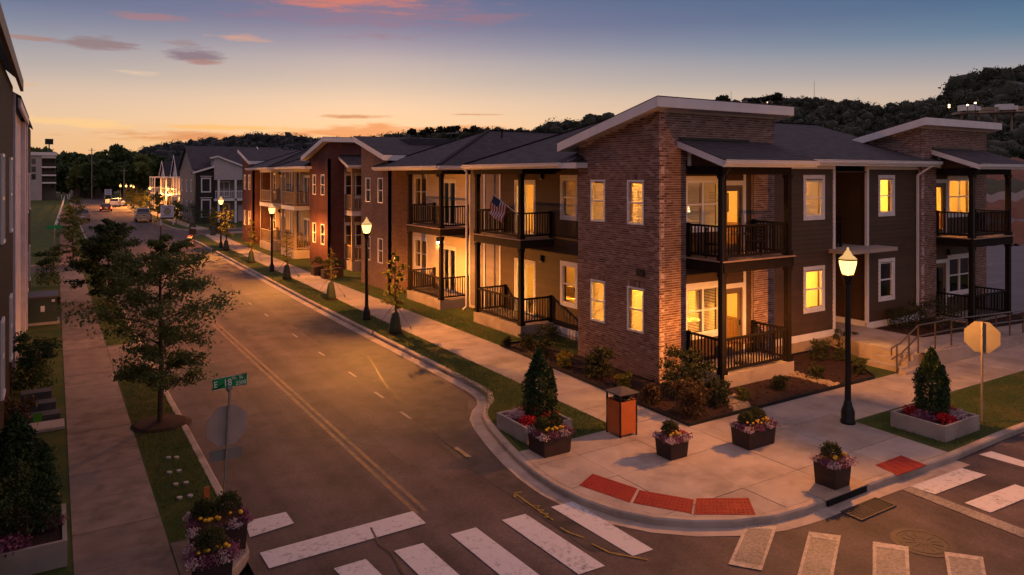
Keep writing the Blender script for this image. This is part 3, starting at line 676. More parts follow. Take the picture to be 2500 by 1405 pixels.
def brick_face(F, u0, u1, z0, zt, holes, store, soldier=()):
    """running-bond bricks on a wall plane; zt(u) gives the top of the wall"""
    L, Hh, j = .198, .057, .016; course = Hh+j; k = 0; z = z0
    while z < 9.2:
        off = (L+j)/2 if k % 2 else 0; cuts = [(h[0], h[1]) for h in holes if h[2] < z+Hh*.7 and h[3] > z+Hh*.3]+[(s[0], s[1]) for s in soldier if s[2] < z+Hh*.7 and s[3] > z+Hh*.3]
        for a, b in subtract(u0, u1, cuts):
            i = math.floor((a-u0-off)/(L+j)); u = u0+off+i*(L+j)
            while u < b:
                p, q = max(a, u), min(b, u+L)
                if q-p > .03 and z+Hh < min(zt(p), zt(q)): store.append((F, p, q, z, z+Hh))
                u += L+j
        z += course; k += 1
    for a, b, p, q in soldier:
        n = int((b-a)/.073)
        for i in range(n): store.append((F, a+(b-a)*i/n+.005, a+(b-a)*(i+1)/n-.005, p+.004, q-.006))
def lay_bricks(wall, store, single=300):
    def dist(s):
        F, a, b, p, q = s; c = F.p((a+b)/2, (p+q)/2); return c[0]**2+c[1]**2+(c[2]-CAM_H)**2
    store.sort(key=dist)
    variants = {}; o = wloc(wall)
    rest = MB()
    for i, (F, a, b, p, q) in enumerate(store):
        tone = min(1, max(0, random.gauss(.43, .21))); n1 = random.uniform(-.002, .005)
        if i < single:
            key = (F.k, round(b-a, 2), round(q-p, 2), random.randrange(4))
            if key not in variants: variants[key] = F_local(F.k, key[1], key[2], (key[3]+.5)/4+random.uniform(-.1, .1))
            link('brick', variants[key], brickA, wall, Vector(F.p(a, p, n1))-o)
        else: F.box(rest, a, b, p, q, -.04, n1, tone)
    if rest.v: rest.build('bricks', brickA, wall)['kind'] = 'stuff'
def F_local(k, w, h, tone):
    m = MB()
    if k == 'S': m.box(0, .045, 0, w, 0, h, tone)
    else: m.box(0, w, 0, .045, 0, h, tone)
    return m.data('brick')
def sconce(bld, F, u, z, on=None):
    m = MB(); F.box(m, u-.06, u+.06, z-.16, z+.16, .0, .03); F.box(m, u-.055, u+.055, z-.1, z+.14, .03, .14)
    o = m.build('wall_lamp', metal_blk, bld)
    F.box(MB(), u-.04, u+.04, z-.13, z-.101, .045, .125).build('lamp_lens', on or mat('lens_off', (.5, .45, .4), (.45, .4, .35), 4., .4), o)
    return o
sc_on = emit('sconce_on', (1., .55, .2), 420.); sc_dim = emit('sconce_red', (1., .25, .08), 9.)
# ------------------------------------------------------------ the apartment towers
def tower(bld, X, Y, zo, style, near=False, street_windows=True, lit=(None, None), flip=False, seconds=True, wood=None, beamm=None, trimfront=True, porch=True):
    """two-storey brick tower with a single-pitch roof and a porch with balcony on its cross-street side.
    X, Y: outer corner. The roof falls away from the cross street."""
    bS, bC = style; L, Wd = 4.06, 5.38; FS, FC = Fr('S', X), Fr('C', Y)
    zt = lambda u: 8.42+zo-(u-Y)*.255
    # street face
    holes = []
    if street_windows:
        for a, b in ((.68, 1.46), (2.58, 3.35)):
            for p, q in ((1.42, 2.83), (4.82, 6.24)): holes.append((Y+a, Y+b, p+zo, q+zo))
    m = wall_mesh(FS, Y, Y+L, -.3, 7.3+zo, holes, -.22, -.012 if near else 0.)
    m.add([FS.p(Y, 7.3+zo, -.012), FS.p(Y+L, 7.3+zo, -.012), FS.p(Y+L, zt(Y+L), -.012), FS.p(Y, zt(Y), -.012)], [(0, 1, 2, 3)])
    wS = m.build('brick_wall', mortar if near else bS, bld)
    # cross-street face: strip, upper band and pier round the porch recess
    ra, rb = X+1.15, X+4.32
    hc = [(ra, rb, -.4, 6.9+zo)] if porch else []
    m = wall_mesh(FC, X+.01, X+Wd, -.3, 8.42+zo, hc, -.22, -.012 if near else 0.)
    m.box(X+Wd-.22, X+Wd, Y+.22, Y+L, 6.2+zo, 7.4+zo)
    wC = m.build('brick_wall', mortar if near else bC, bld)
    if near:
        st = []
        if near != 'front':
            sold = [(h[0]-.06, h[1]+.06, h[3]+.005, h[3]+.2) for h in holes]
            brick_face(FS, Y-.002, Y+L, -.05, zt, holes, st, sold)
        else: brick_face(FS, Y-.002, Y+L, 6.6, zt, [], st)
        lay_bricks(wS, st, 200 if near is True else 0)
        st = []; brick_face(FC, X-.002, X+Wd, -.05, lambda u: 8.4, hc, st); lay_bricks(wC, st, 100 if near is True else 0)
    # back and far walls keep the light in
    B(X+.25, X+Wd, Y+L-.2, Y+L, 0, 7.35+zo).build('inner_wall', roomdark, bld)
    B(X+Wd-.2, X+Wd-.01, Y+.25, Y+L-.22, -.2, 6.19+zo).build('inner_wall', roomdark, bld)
    for h in holes:
        low = h[2] < 3+zo
        k = lit[0] if low else lit[1]
        window(bld, FS, *h, blinds=(('full', .25 if low else .8) if k else None))
    # recess wall with door and double window
    if porch:
        FR = Fr('C', Y+.12); R = []
        for zf, zc in ((.45, 3.30), (3.86, 6.55)):
            zf += zo; zc += zo
            if flip: dr = (ra+.12, ra+1.0); wn = (ra+1.22, rb-.12)
            else: wn = (ra+.12, ra+1.62); dr = (ra+1.86, ra+2.74)
            h2 = [(wn[0], wn[1], zf+.85, zf+2.35), (dr[0], dr[1], zf+.0, zf+2.2)]
            siding(bld, FR, ra, rb, zf-.05, zc+(.36 if zf < 2 else .0), h2, brown if style[0] is not redS else olive, single=near is True)
            low = zf < 3; k = lit[0] if low else lit[1]
            window(bld, FR, *h2[0], casing=.13, cols=2, blinds=(('full', .3 if low else 1.15) if k and not flip else None))
            glazed_door(bld, FR, *h2[1], casing=.12, kind='leaf', leaf=mat('bronze_door', (.17, .12, .075), (.13, .09, .06), 2., .5))
            FR.box(MB(), rb-.4 if not flip else rb-.1, rb-.28 if not flip else rb, zf, zc, 0., .035).build('trim_board', trimw, bld)
            FR.box(MB(), ra, ra+.075, zf, zc, 0., .04).build('trim_board', trimw, bld)
            sconce(bld, FR, ra+1.72 if not flip else ra+1.12, zf+2.62)
            if not near is True: pass
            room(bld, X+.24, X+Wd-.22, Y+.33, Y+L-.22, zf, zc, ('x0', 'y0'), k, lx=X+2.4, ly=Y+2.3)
    # porch with balcony
    if porch:
        px0, px1, py0 = ra+.05, rb+.02, Y-1.45
        wd = wood or dark
        for zf, ztop in ((.43, 3.46), (3.83, 6.42)):
            zf += zo; ztop += zo
            balcony(bld, px0-.02, px1+.13, py0-.02, Y+.10, zf, [((px0+.06, Y), (px0+.06, py0+.1)), ((px0+.1, py0+.1), (px1-.02, py0+.1)), ((px1-.02, py0+.1), (px1-.02, Y))],
                    [(px0+.07, py0+.1), (px1-.03, py0+.1)], ztop, slabz=(-.2 if zf < 2+zo else None), wood=wd, single=bool(near), beam=beamm)
        # beam and shed roof over the balcony
        bm_ = MB(); bm_.box(px0-.02, px1+.06, py0+.02, py0+.18, 6.42+zo, 6.68+zo); bm_.box(px0-.02, px0+.14, py0+.181, Y, 6.42+zo, 6.68+zo); bm_.box(px1-.1, px1+.06, py0+.181, Y, 6.42+zo, 6.68+zo)
        bm_.build('porch_beam', wd, bld)
        r = MB().slab([(px0-.45, Y-1.88, 6.86+zo), (px1+.75, Y-1.88, 6.86+zo), (px1+.75, Y-.002, 7.50+zo), (px0-.45, Y-.002, 7.50+zo)], .03).build('porch_roof', shingle, bld)
        for x in (px0-.45, px1+.71): MB().slab([(x, Y-1.88, 6.829+zo), (x+.04, Y-1.88, 6.829+zo), (x+.04, Y-.004, 7.468+zo), (x, Y-.004, 7.468+zo)], .2).build('fascia', white, r)
        B(px0-.41, px1+.71, Y-1.86, Y-1.82, 6.64+zo, 6.85+zo).build('fascia', white, r)
        gutter(r, (px0-.45, Y-1.86, 6.85+zo), (px1+.75, Y-1.86, 6.85+zo), (0, -1))
        MB().add([(px0+.02, Y-1.3, 6.69+zo), (px0+.02, Y, 6.69+zo), (px0+.02, Y, 7.2+zo), (px0+.02, Y-1.3, 6.78+zo)], [(0, 1, 2, 3)]).build('gable_infill', brown, r)
        B(px0-.01, px0+.045, Y-.16, Y-.02, 6.69+zo, 7.28+zo).build('trim_board', trimw, r)
        B(px0-.35, px1-.3, Y-.05, Y-.004, 7.50+zo, 7.58+zo).build('flashing', metal_blk, r)
        MB().slab([(px0+.1, Y-1.8, 6.70+zo), (px1+.6, Y-1.8, 6.70+zo), (px1+.6, Y-.01, 6.72+zo), (px0+.1, Y-.01, 6.72+zo)], .015).build('porch_ceiling', mat('porch_ceiling', (.2, .15, .11), (.16, .12, .09), 3., .7), r)
        if near: # downspout on the corner post
            d = MB(); d.box(px0-.06, px0+.03, py0-.02, py0+.07, .1, 6.3); d.bar((px0-.015, py0+.03, 6.3), (px0-.015, py0-.32, 6.72), .08); d.bar((px0-.015, py0+.03, .14), (px0-.12, py0-.18, .04), .08); d.build('downspout', metal_blk, bld)
    shed_roof(bld, X-.46, X+Wd+.5, Y-.42, Y+L+.62, 8.74+zo, 7.53+zo)
def half_tower(bld, X, Y, zo, style, near=False):
    """mirrored tower at the far end of a block: roof rises away from the camera"""
    bS, bC = style; L, Wd = 4.1, 5.4; FS, FC = Fr('S', X), Fr('C', Y)
    holes = [(Y+a, Y+b, p+zo, q+zo) for a, b in ((.72, 1.5), (2.62, 3.4)) for p, q in ((1.42, 2.83), (4.82, 6.24))]
    zt = lambda u: 7.38+zo+(u-Y)*.255
    m = wall_mesh(FS, Y, Y+L, -.3, 7.3+zo, holes, -.22, 0.); m.add([FS.p(Y, 7.3+zo), FS.p(Y+L, 7.3+zo), FS.p(Y+L, zt(Y+L)), FS.p(Y, zt(Y))], [(0, 1, 2, 3)])
    m.build('brick_wall', bS, bld)
    B(X+.01, X+Wd, Y, Y+.22, -.3, 7.35+zo).build('brick_wall', bC, bld)
    B(X+.25, X+Wd, Y+L-.2, Y+L, 0, 8.3+zo).build('brick_wall', bC, bld)
    for h in holes: window(bld, FS, *h)
    for zf, zc in ((.45, 3.3), (3.86, 6.55)): room(bld, X+.24, X+3, Y+.24, Y+L-.22, zf+zo, zc+zo, ('x0',), None)
    shed_roof(bld, X-.4, X+Wd+.5, Y+L+.3, Y-.35, 8.72+zo, 7.50+zo)
def street_front(bld, X, Y, zo, P):
    """recessed front between the towers: two flats with balconies and hip roofs. Y = corner of the first tower"""
    FW_ = Fr('S', X+1.5); d_ = Y-16.48; single = P['single']
    # near flat
    for zf, k in ((.45, 0), (3.86, 1)):
        z0 = zf+zo
        h = [(d_+22.62, d_+23.52, z0+.9, z0+2.4), (d_+25.5, d_+26.95, z0+.02, z0+2.2)]
        siding(bld, FW_, d_+20.5, d_+28.25, z0-(.2 if k == 0 else .36), z0+(3.04 if k == 0 else 2.95), h, P['wall1'], single=single)
        window(bld, FW_, *h[0], casing=.12, blinds=(('full', 1.1) if P['lit1'][k] and k == 1 else None)); glazed_door(bld, FW_, *h[1], casing=.1)
        sconce(bld, FW_, d_+24.9, z0+2.5)
        room(bld, X+1.72, X+6.5, d_+20.7, d_+28.2, z0, z0+2.75, ('x0',), P['lit1'][k], ly=d_+24.6)
        h = [(d_+35.95, d_+37.5, z0+.85, z0+2.4), (d_+32.6, d_+34.05, z0+.02, z0+2.2)]
        siding(bld, FW_, d_+31.1, d_+37.78, z0-(.2 if k == 0 else .36), z0+(3.04 if k == 0 else 2.95), h, P['wall2'], single=single)
        window(bld, FW_, *h[0], casing=.11, cols=2); glazed_door(bld, FW_, *h[1], casing=.1)
        sconce(bld, FW_, d_+34.45, z0+2.55, P['sc2'][k])
        room(bld, X+1.72, X+5, d_+31.2, d_+37.6, z0, z0+2.75, ('x0',), None)
        for y0, y1 in ((d_+24.12, d_+27.82), (d_+31.12, d_+34.92)):
            zt_ = z0+(3.02 if k == 0 else 2.58)
            balcony(bld, X-.12, X+1.47, y0-.03, y1+.03, z0, [((X+1.4, y0+.1), (X, y0+.1)), ((X, y0+.1), (X, y1-.1)), ((X, y1-.1), (X+1.4, y1-.1))], [(X, y0+.1), (X, y1-.1)], zt_,
                    slabz=(-.2 if k == 0 else None), wood=P['wood'], single=single, beam=P['beam'])
    siding(bld, FW_, d_+28.28, d_+31.08, -.1+zo, 6.85+zo, [], P['wall3'], single=single)
    m = MB(); FW_.box(m, d_+28.2, d_+28.3, -.1+zo, 6.8+zo, 0, .045); FW_.box(m, d_+31.02, d_+31.12, -.1+zo, 6.8+zo, 0, .045); m.build('trim_board', trimw, bld)
    m = MB(); FW_.box(m, d_+20.55, d_+28.2, .12+zo, .36+zo, .0, .04); FW_.box(m, d_+31.15, d_+37.74, .12+zo, .36+zo, .0, .04); m.build('skirt_board', trimw, bld)
    B(X+1.46, X+1.72, d_+20.4, d_+37.8, -.3, .13+zo).build('foundation', concrete, bld)
    # beams under the eaves
    for y0, y1 in ((d_+24.0, d_+27.95), (d_+31.0, d_+35.05)):
        m = B(X-.1, X+.1, y0, y1, 6.44+zo, 6.72+zo); m.box(X+.1, X+1.48, y0, y0+.2, 6.44+zo, 6.72+zo); m.box(X+.1, X+1.48, y1-.2, y1, 6.44+zo, 6.72+zo); m.build('porch_beam', P['beamtop'], bld)
    # two hip roofs with ridges running back from the street
    for a, b, extra in ((d_+20.0, d_+28.03, 0), (d_+30.58, d_+38.6, 0)):
        c = (a+b)/2; e = X-.5; ze, zr = 6.86+zo, 8.86+zo; ax = X+4.6; bx = X+14
        m = MB(); m.slab([(e, a, ze), (ax, c, zr), (e, b, ze)][::-1], .03)
        m.slab([(e, a, ze), (bx, a, ze), (bx, c, zr), (ax, c, zr)], .03); m.slab([(e, b, ze), (ax, c, zr), (bx, c, zr), (bx, b, ze)][::1], .03)
        r = m.build('roof', shingle, bld)
        m = MB()
        for p, q in (((e, a, ze), (ax, c, zr)), ((e, b, ze), (ax, c, zr)), ((ax, c, zr), (bx, c, zr))): m.bar((*p[:2], p[2]+.02), (*q[:2], q[2]+.02), .22, .035)
        m.build('ridge_caps', mat('ridge_shingle', (.022, .02, .022), (.015, .014, .016), 20., .9), r)
        m = B(e, e+.03, a, b, ze-.22, ze-.03); m.box(e+.03, e+2.0, b-.03, b, ze-.22, ze-.03); m.box(e+.03, e+2.0, a, a+.03, ze-.22, ze-.03); m.build('fascia', white, r)
        if a < d_+25: gutter(r, (e, a+.9, ze-.02), (e, b, ze-.02), (-1, 0))
        else:
            gutter(r, (e, a, ze-.02), (e, b, ze-.02), (-1, 0)); gutter(r, (e, a, ze-.021), (e+1.6, a, ze-.021), (0, -1))
        B(e+.03, X+1.5, a+.03, b-.03, 6.73+zo, 6.745+zo).build('soffit', P['soffit'], r)
        MB().lathe([(.05, -.3), (.05, .22), (.075, .22), (.075, .3)], ax+.3, c+(-.9 if a > d_+25 else .9), zr-.4, 10).build('vent_pipe', metal_blk, r)
    B(X+1.0, X+14, d_+28.0, d_+30.6, 6.80+zo, 6.84+zo).build('roof_valley', shingle, bld)
    gutter(bld, (X+1.0, d_+28.0, 6.84+zo), (X+1.0, d_+30.6, 6.84+zo), (-1, 0))
    downspout(bld, X+.9, d_+30.35, 6.9+zo, .0+zo); downspout(bld, X+1.05, d_+28.9, 6.9+zo, 0+zo)
    # triangular white end closing the eave against the first tower
    MB().add([(X-.46, d_+20.56, 6.62+zo), (X+.5, d_+20.56, 6.62+zo), (X+.5, d_+20.56, 7.25+zo), (X-.46, d_+20.56, 6.9+zo)], [(0, 1, 2, 3)]).build('fascia', white, bld)
# ------------------------------------------------------------ corner building
bA = thing('apartment_building', 'two-storey brown brick corner apartment building with dark balconies and lit windows', 'building', (15.7, 16.48, 0))
tower(bA, 15.7, 16.48, 0, (brickfarS, brickfarC), near=True, lit=(ceil_em, ceil_dim))
tower(bA, 30.35, 16.48, 0, (brickfarS, brickfarC), near='front', street_windows=False, lit=(None, ceil_em), flip=True)
half_tower(bA, 15.7, 37.75, 0, (brickfarS, brickfarC))
PA = dict(single=True, wall1=brown, wall2=cream, wall3=graysid, lit1=(ceil_em, ceil_em), wood=dark, beam=mat('dark_olive_beam', (.034, .022, .012), (.024, .016, .009), 4., .7, spec=.15), beamtop=MATS['dark_olive_beam'], soffit=brown, sc2=(sc_on, None))
street_front(bA, 15.7, 16.48, 0, PA)
# cross-street wing between the two porch towers
FX = Fr('C', 16.62)
h = [(22.95, 23.95, 1.55, 2.95), (22.95, 23.95, 4.90, 6.26), (27.6, 28.5, 1.55, 2.95), (27.6, 28.5, 4.90, 6.26)]
siding(bA, FX, 21.1, 24.55, .45, 6.85, h[:2], brown); siding(bA, FX, 26.8, 30.34, .45, 6.85, h[2:], brown)
window(bA, FX, *h[0], casing=.12); window(bA, FX, *h[1], casing=.12, blinds=('full', 1.15)); window(bA, FX, *h[2], casing=.12); window(bA, FX, *h[3], casing=.12)
m = MB()
for a, b in ((21.12, 24.62), (26.72, 30.3)): FX.box(m, a, b, .44, .68, .0, .045)
for a in (24.55, 26.68): FX.box(m, a, a+.13, .68, 6.82, -.05, .05)
FX.box(m, 21.1, 21.2, .68, 6.8, .0, .045)
FX.box(m, 21.2, 24.55, 6.62, 6.84, .0, .04); FX.box(m, 26.81, 30.3, 6.62, 6.84, .0, .04)
m.build('trim_board', trimw, bA)
B(21.05, 30.35, 16.55, 16.8, -.3, .43).build('foundation', mat('tan_foundation', (.36, .28, .19), (.28, .21, .14), 3., .85), bA)
# entry recess with stair hall
siding(bA, Fr('C', 18.6), 24.55, 26.8, .5, 6.85, [], brown); 
w_ = B(24.45, 24.56, 16.85, 18.6, .5, 6.85).build('recess_wall', brickfarS, bA); w_ = B(26.8, 26.92, 16.85, 18.6, .5, 6.85).build('recess_wall', brown, bA)
siding(bA, Fr('S', 26.8), 16.9, 18.58, .7, 6.8, [], brown, single=False)
B(26.74, 26.8, 16.7, 18.58, .5, .72).build('skirt_board', trimw, bA)
B(24.3, 27.35, 15.75, 18.6, 3.52, 3.66).build('entry_canopy', mat('canopy_slab', (.42, .34, .28), (.33, .27, .22), 3., .8), bA)
m = B(24.6, 25.5, 16.9, 16.94, 4.6, 4.66)
for k in range(9): m.box(24.62+k*.1, 24.64+k*.1, 16.9, 16.93, 3.66, 4.6)
m.box(25.5, 25.56, 16.88, 16.95, 3.66, 4.7); m.build('landing_railing', dark, bA)
B(24.57, 26.79, 16.6, 18.6, 6.5, 6.55).build('recess_ceiling', brown, bA)
sconce(bA, Fr('C', 18.6), 25.05, 6.05, sc_dim)
B(25.5, 26.45, 18.5, 18.58, .5, 2.6).build('entry_door', mat('bronze_door', (.17, .12, .075)), bA)
# rooms behind the wing
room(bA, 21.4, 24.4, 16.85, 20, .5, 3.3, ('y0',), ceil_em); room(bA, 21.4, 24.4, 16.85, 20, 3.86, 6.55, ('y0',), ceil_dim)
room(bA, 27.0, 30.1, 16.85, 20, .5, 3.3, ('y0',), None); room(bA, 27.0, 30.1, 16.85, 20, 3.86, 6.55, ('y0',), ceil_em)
m = MB(); m.slab([(20.6, 16.12, 6.98), (31.4, 16.12, 6.98), (31.4, 22.2, 8.84), (20.6, 22.2, 8.84)], .03); m.slab([(20.6, 22.2, 8.84), (31.4, 22.2, 8.84), (31.4, 30, 7.0), (20.6, 30, 7.0)], .03)
r = m.build('roof', shingle, bA)
B(21.3, 31.2, 16.13, 16.17, 6.74, 6.95).build('fascia', white, r); gutter(r, (21.35, 16.14, 6.96), (31.15, 16.14, 6.96), (0, -1)); B(21.2, 30.3, 16.17, 16.62, 6.76, 6.78).build('soffit', mat('warm_soffit', (.5, .38, .24), (.45, .34, .21), 3., .6), r)
MB().bar((20.6, 22.2, 8.86), (31.4, 22.2, 8.86), .25, .03).build('ridge_caps', MATS['ridge_shingle'], r)
dsp = MB(); dsp.box(30.12, 30.2, 16.5, 16.57, .35, 6.4); dsp.bar((30.16, 16.53, 6.4), (30.5, 16.1, 6.8), .08); dsp.bar((30.16, 16.53, .36), (30.3, 16.3, .22), .08); dsp.build('downspout', white, bA)
# address plate on the tower
plate = B(15.66, 15.70, 17.12, 17.48, 3.22, 3.44).build('address_plate', metal_blk, bA)
def text_on(name, s, parent, size, loc, rot, m, ext=.004, align='CENTER', font_scale=(1, 1)):
    cu = bpy.data.curves.new(name, 'FONT'); cu.body = s; cu.size = size; cu.extrude = ext; cu.align_x = align; cu.align_y = 'CENTER'
    o = bpy.data.objects.new(name, cu); C.objects.link(o); bpy.context.view_layer.update()
    me = bpy.data.meshes.new_from_object(o.evaluated_get(bpy.context.evaluated_depsgraph_get())); bpy.data.objects.remove(o); bpy.data.curves.remove(cu)
    ob = link(name, me, m, parent); ob.rotation_euler = rot; ob.scale = (font_scale[0], font_scale[1], 1)
    ob.location = Vector(loc)-wloc(parent) if parent is not None else loc
    return ob
text_on('address_number', '214', plate, .15, (15.655, 17.30, 3.33), (math.pi/2, 0, -math.pi/2), mat('number_gray', (.11, .10, .10)))
# ------------------------------------------------------------ red building beyond
bR = thing('apartment_building', 'two-storey red brick apartment building with tan porch posts, second along the street', 'building', (15.9, 48.31, .3))
tower(bR, 15.75, 48.31, .2, (redS, redC), wood=tanwood, beamm=white)
half_tower(bR, 15.75, 70.2, .2, (redS, redC))
PR = dict(single=False, wall1=olive, wall2=olive, wall3=mat('navy_siding', (.035, .034, .045), (.025, .025, .033), 2., .6), lit1=(None, None), wood=tanwood, beam=white, beamtop=trimw, soffit=tanwood, sc2=(None, None))
street_front(bR, 15.75, 48.31, .2, PR)
# between the two buildings
B(17.2, 30, 41.85, 42.1, 0, 6.6).build('end_wall', brickfarC, bA)
B(18, 32, 40, 41.8, 6.6, 8.6).build('roof_core', shingle, bA)
# ------------------------------------------------------------ steps, ramp, handrail
t = thing('entry_steps', 'three concrete steps leading up to the raised entry walk', 'steps', (23.2, 13.2, 0))
for k in range(3): B(23.2+k*.34, 24.25, 13.24, 14.45-.0*k, k*.16+.004, (k+1)*.16).build('step', concrete, t)
MB().prism([(23.05, 13.0), (24.25, 13.0), (24.25, 13.235), (23.05, 13.235)], .0, .12).build('cheek_kerb', concrete, t)
t = thing('entry_walk', 'raised concrete walk and ramp with side wall along the cross street building', 'walkway', (24.3, 13.2, 0))
MB().prism([(24.26, 13.25), (26.6, 13.25), (26.75, 14.6), (26.78, 18.5), (24.57, 18.5), (24.57, 16.4), (24.0, 15.2), (24.26, 14.4)], .0, .5).build('landing', concrete, t)
m = MB(); m.add([(26.61, 13.25, 0), (36, 13.25, 0), (36, 14.5, 0), (26.61, 14.5, 0), (26.61, 13.25, .5), (36, 13.25, .12), (36, 14.5, .12), (26.61, 14.5, .5)], [(0, 1, 5, 4), (1, 2, 6, 5), (2, 3, 7, 6), (4, 5, 6, 7), (3, 0, 4, 7)]); m.build('ramp', concrete, t)
m = MB(); m.add([(24.26, 13.05, -.02), (36, 13.05, -.02), (24.26, 13.05, .56), (28.9, 13.05, .34), (31.5, 13.05, .34), (36, 13.05, .2), (24.26, 13.24, .56), (28.9, 13.24, .34), (31.5, 13.24, .34), (36, 13.24, .2)], [(0, 1, 5, 4, 3, 2), (2, 3, 7, 6), (3, 4, 8, 7), (4, 5, 9, 8)]); m.build('side_wall', concrete, t)
t = thing('handrail', 'dark metal pipe handrail climbing beside the entry steps and ramp', 'handrail', (23.2, 13.3, 0))
railm = mat('handrail_metal', (.14, .10, .075), (.10, .07, .055), 8., .35, metal=.6)
for zt in (0, -.36):
    MB().tube([(22.75, 13.3, .62+zt if zt == 0 else .5), (22.75, 13.3, .86+zt), (23.0, 13.3, .92+zt), (23.25, 13.3, .95+zt), (24.3, 13.3, 1.42+zt), (26.5, 13.3, 1.4+zt), (31.2, 13.3, 1.2+zt), (36, 13.3, 1.06+zt)][1 if zt else 0:], .025, 8).build('top_rail' if zt == 0 else 'mid_rail', railm, t)
for x, z0, z1 in [(23.05, .0, .93), (23.75, .3, 1.16), (24.3, .5, 1.42)]+[(24.3+1.05*k, .5-.04*k, 1.42-.042*k) for k in range(1, 12)]:
    MB().tube([(x, 13.3, z0), (x, 13.3, z1)], .027, 8).build('rail_post', railm, t)
# ------------------------------------------------------------ planting beds
def bed(name, P, z=.03):
    o = MB().prism(P, -.05, z).build(name, mulch); struct(o)
    n = 1800; xs = [p[0] for p in P]; ys = [p[1] for p in P]; Q = []
    while len(Q) < n:
        x, y = random.uniform(min(xs), max(xs)), random.uniform(min(ys), max(ys))
        c = False; j = len(P)-1
        for i in range(len(P)):
            if (P[i][1] > y) != (P[j][1] > y) and x < (P[j][0]-P[i][0])*(y-P[i][1])/(P[j][1]-P[i][1])+P[i][0]: c = not c
            j = i
        if c: Q.append((x, y, z+random.uniform(0, .02)))
    q = leaves('mulch_chips', np.array(Q), .09, mulch, o, 3.5, flat=.85); q['kind'] = 'stuff'
    m = MB()
    for i in range(len(P)):
        a, b = P[i], P[(i+1) % len(P)]; m.bar((*a, .03), (*b, .03), .035, .12)
    m.build('bed_edging', mat('black_edging', (.014, .012, .012), (.01, .009, .009), 5., .6), o)
    return o
bed('mulch_bed', [(14.22, 23.4), (13.72, 13.33), (21.9, 13.36), (22.85, 14.5), (23.2, 15.4), (24.4, 16.5), (15.6, 16.7), (15.6, 23.3)])
bed('mulch_bed', [(26.8, 14.7), (31, 14.7), (36, 14.7), (36, 15.0), (31.2, 15.2), (31.0, 16.5), (26.9, 16.6)], .42)
stone = mat('river_stone', (.42, .31, .19), (.24, .17, .11), 9., .9, .6, 30)
o = sheet('stone_channel', [(19.6, 15.4), (20.0, 15.6), (20.4, 14.6), (20.3, 13.42), (19.9, 13.42), (19.9, 14.5)], .034, stone, bpy.data.objects['mulch_bed'])
o2 = sheet('stone_channel', [(16.3, 14.6), (16.9, 14.2), (16.2, 13.4), (15.6, 13.4)], .034, stone, bpy.data.objects['mulch_bed'])
m = MB()
for k in range(260):
    if k % 2: x, y = random.uniform(19.85, 20.35), random.uniform(13.45, 15.4)
    else:
        tt = random.random(); x, y = 15.75+tt*.75+random.uniform(-.2, .25), 13.45+tt*1.0+random.uniform(-.1, .1)
    r = random.uniform(.03, .07); m.lathe([(r, 0), (r*1.1, r*.3), (r*.5, r*.65)], x, y, .03, 6)
m.build('stones', stone, o)['kind'] = 'stuff'
# ------------------------------------------------------------ grass blades near the camera
def scatter(poly, n):
    xs = [p[0] for p in poly]; ys = [p[1] for p in poly]; P = np.array(poly); out = []
    X = rng.uniform(min(xs), max(xs), n*3); Y = rng.uniform(min(ys), max(ys), n*3); c = np.zeros(n*3, bool); j = len(poly)-1
    for i in range(len(poly)):
        with np.errstate(divide='ignore', invalid='ignore'):
            c ^= ((P[i, 1] > Y) != (P[j, 1] > Y)) & (X < (P[j, 0]-P[i, 0])*(Y-P[i, 1])/(P[j, 1]-P[i, 1])+P[i, 0])
        j = i
    return np.stack([X[c], Y[c]], 1)[:n]
G = []
for poly, n in (([(1.78, 14.0), (2.8, 14.0), (2.8, 27), (1.78, 27)], 12000), ([(1.78, 31.3), (2.75, 31.3), (2.75, 56), (1.78, 56)], 8000), ([(9.4, 14.9), (9.3, 14.3), (12.1, 14.3), (12.2, 22), (11.1, 22), (10.6, 18.2), (9.7, 16.7)], 14000), ([(11.1, 22), (12.2, 22), (12.6, 45), (11.3, 45)], 14000),
                ([(14.3, 23.5), (15.6, 23.5), (15.6, 37), (14.35, 37)], 9000), ([(17.7, 8.95), (30, 8.95), (30, 11.2), (17.7, 11.2)], 16000), ([(14.4, 37), (15.65, 37), (15.7, 60), (14.7, 60)], 7000)):
    q = scatter(poly, n); G.append(np.concatenate([q, rng.uniform(0, .012, (len(q), 1))], 1))
P = np.concatenate(G); n = len(P); a = rng.uniform(0, 2*np.pi, n); hgt = rng.uniform(.025, .06, n); w = .006
dx, dy = np.cos(a), np.sin(a); lean = rng.normal(0, .02, (n, 2))
V = np.stack([P-np.stack([dx*w, dy*w, 0*a], 1), P+np.stack([dx*w, dy*w, 0*a], 1), P+np.concatenate([lean, hgt[:, None]], 1)], 1).reshape(-1, 3)
gr = npmesh('grass', V, np.arange(3*n).reshape(n, 3), blade); tag(gr, 'short clumpy grass on the verges and lawns', 'grass', kind='stuff')
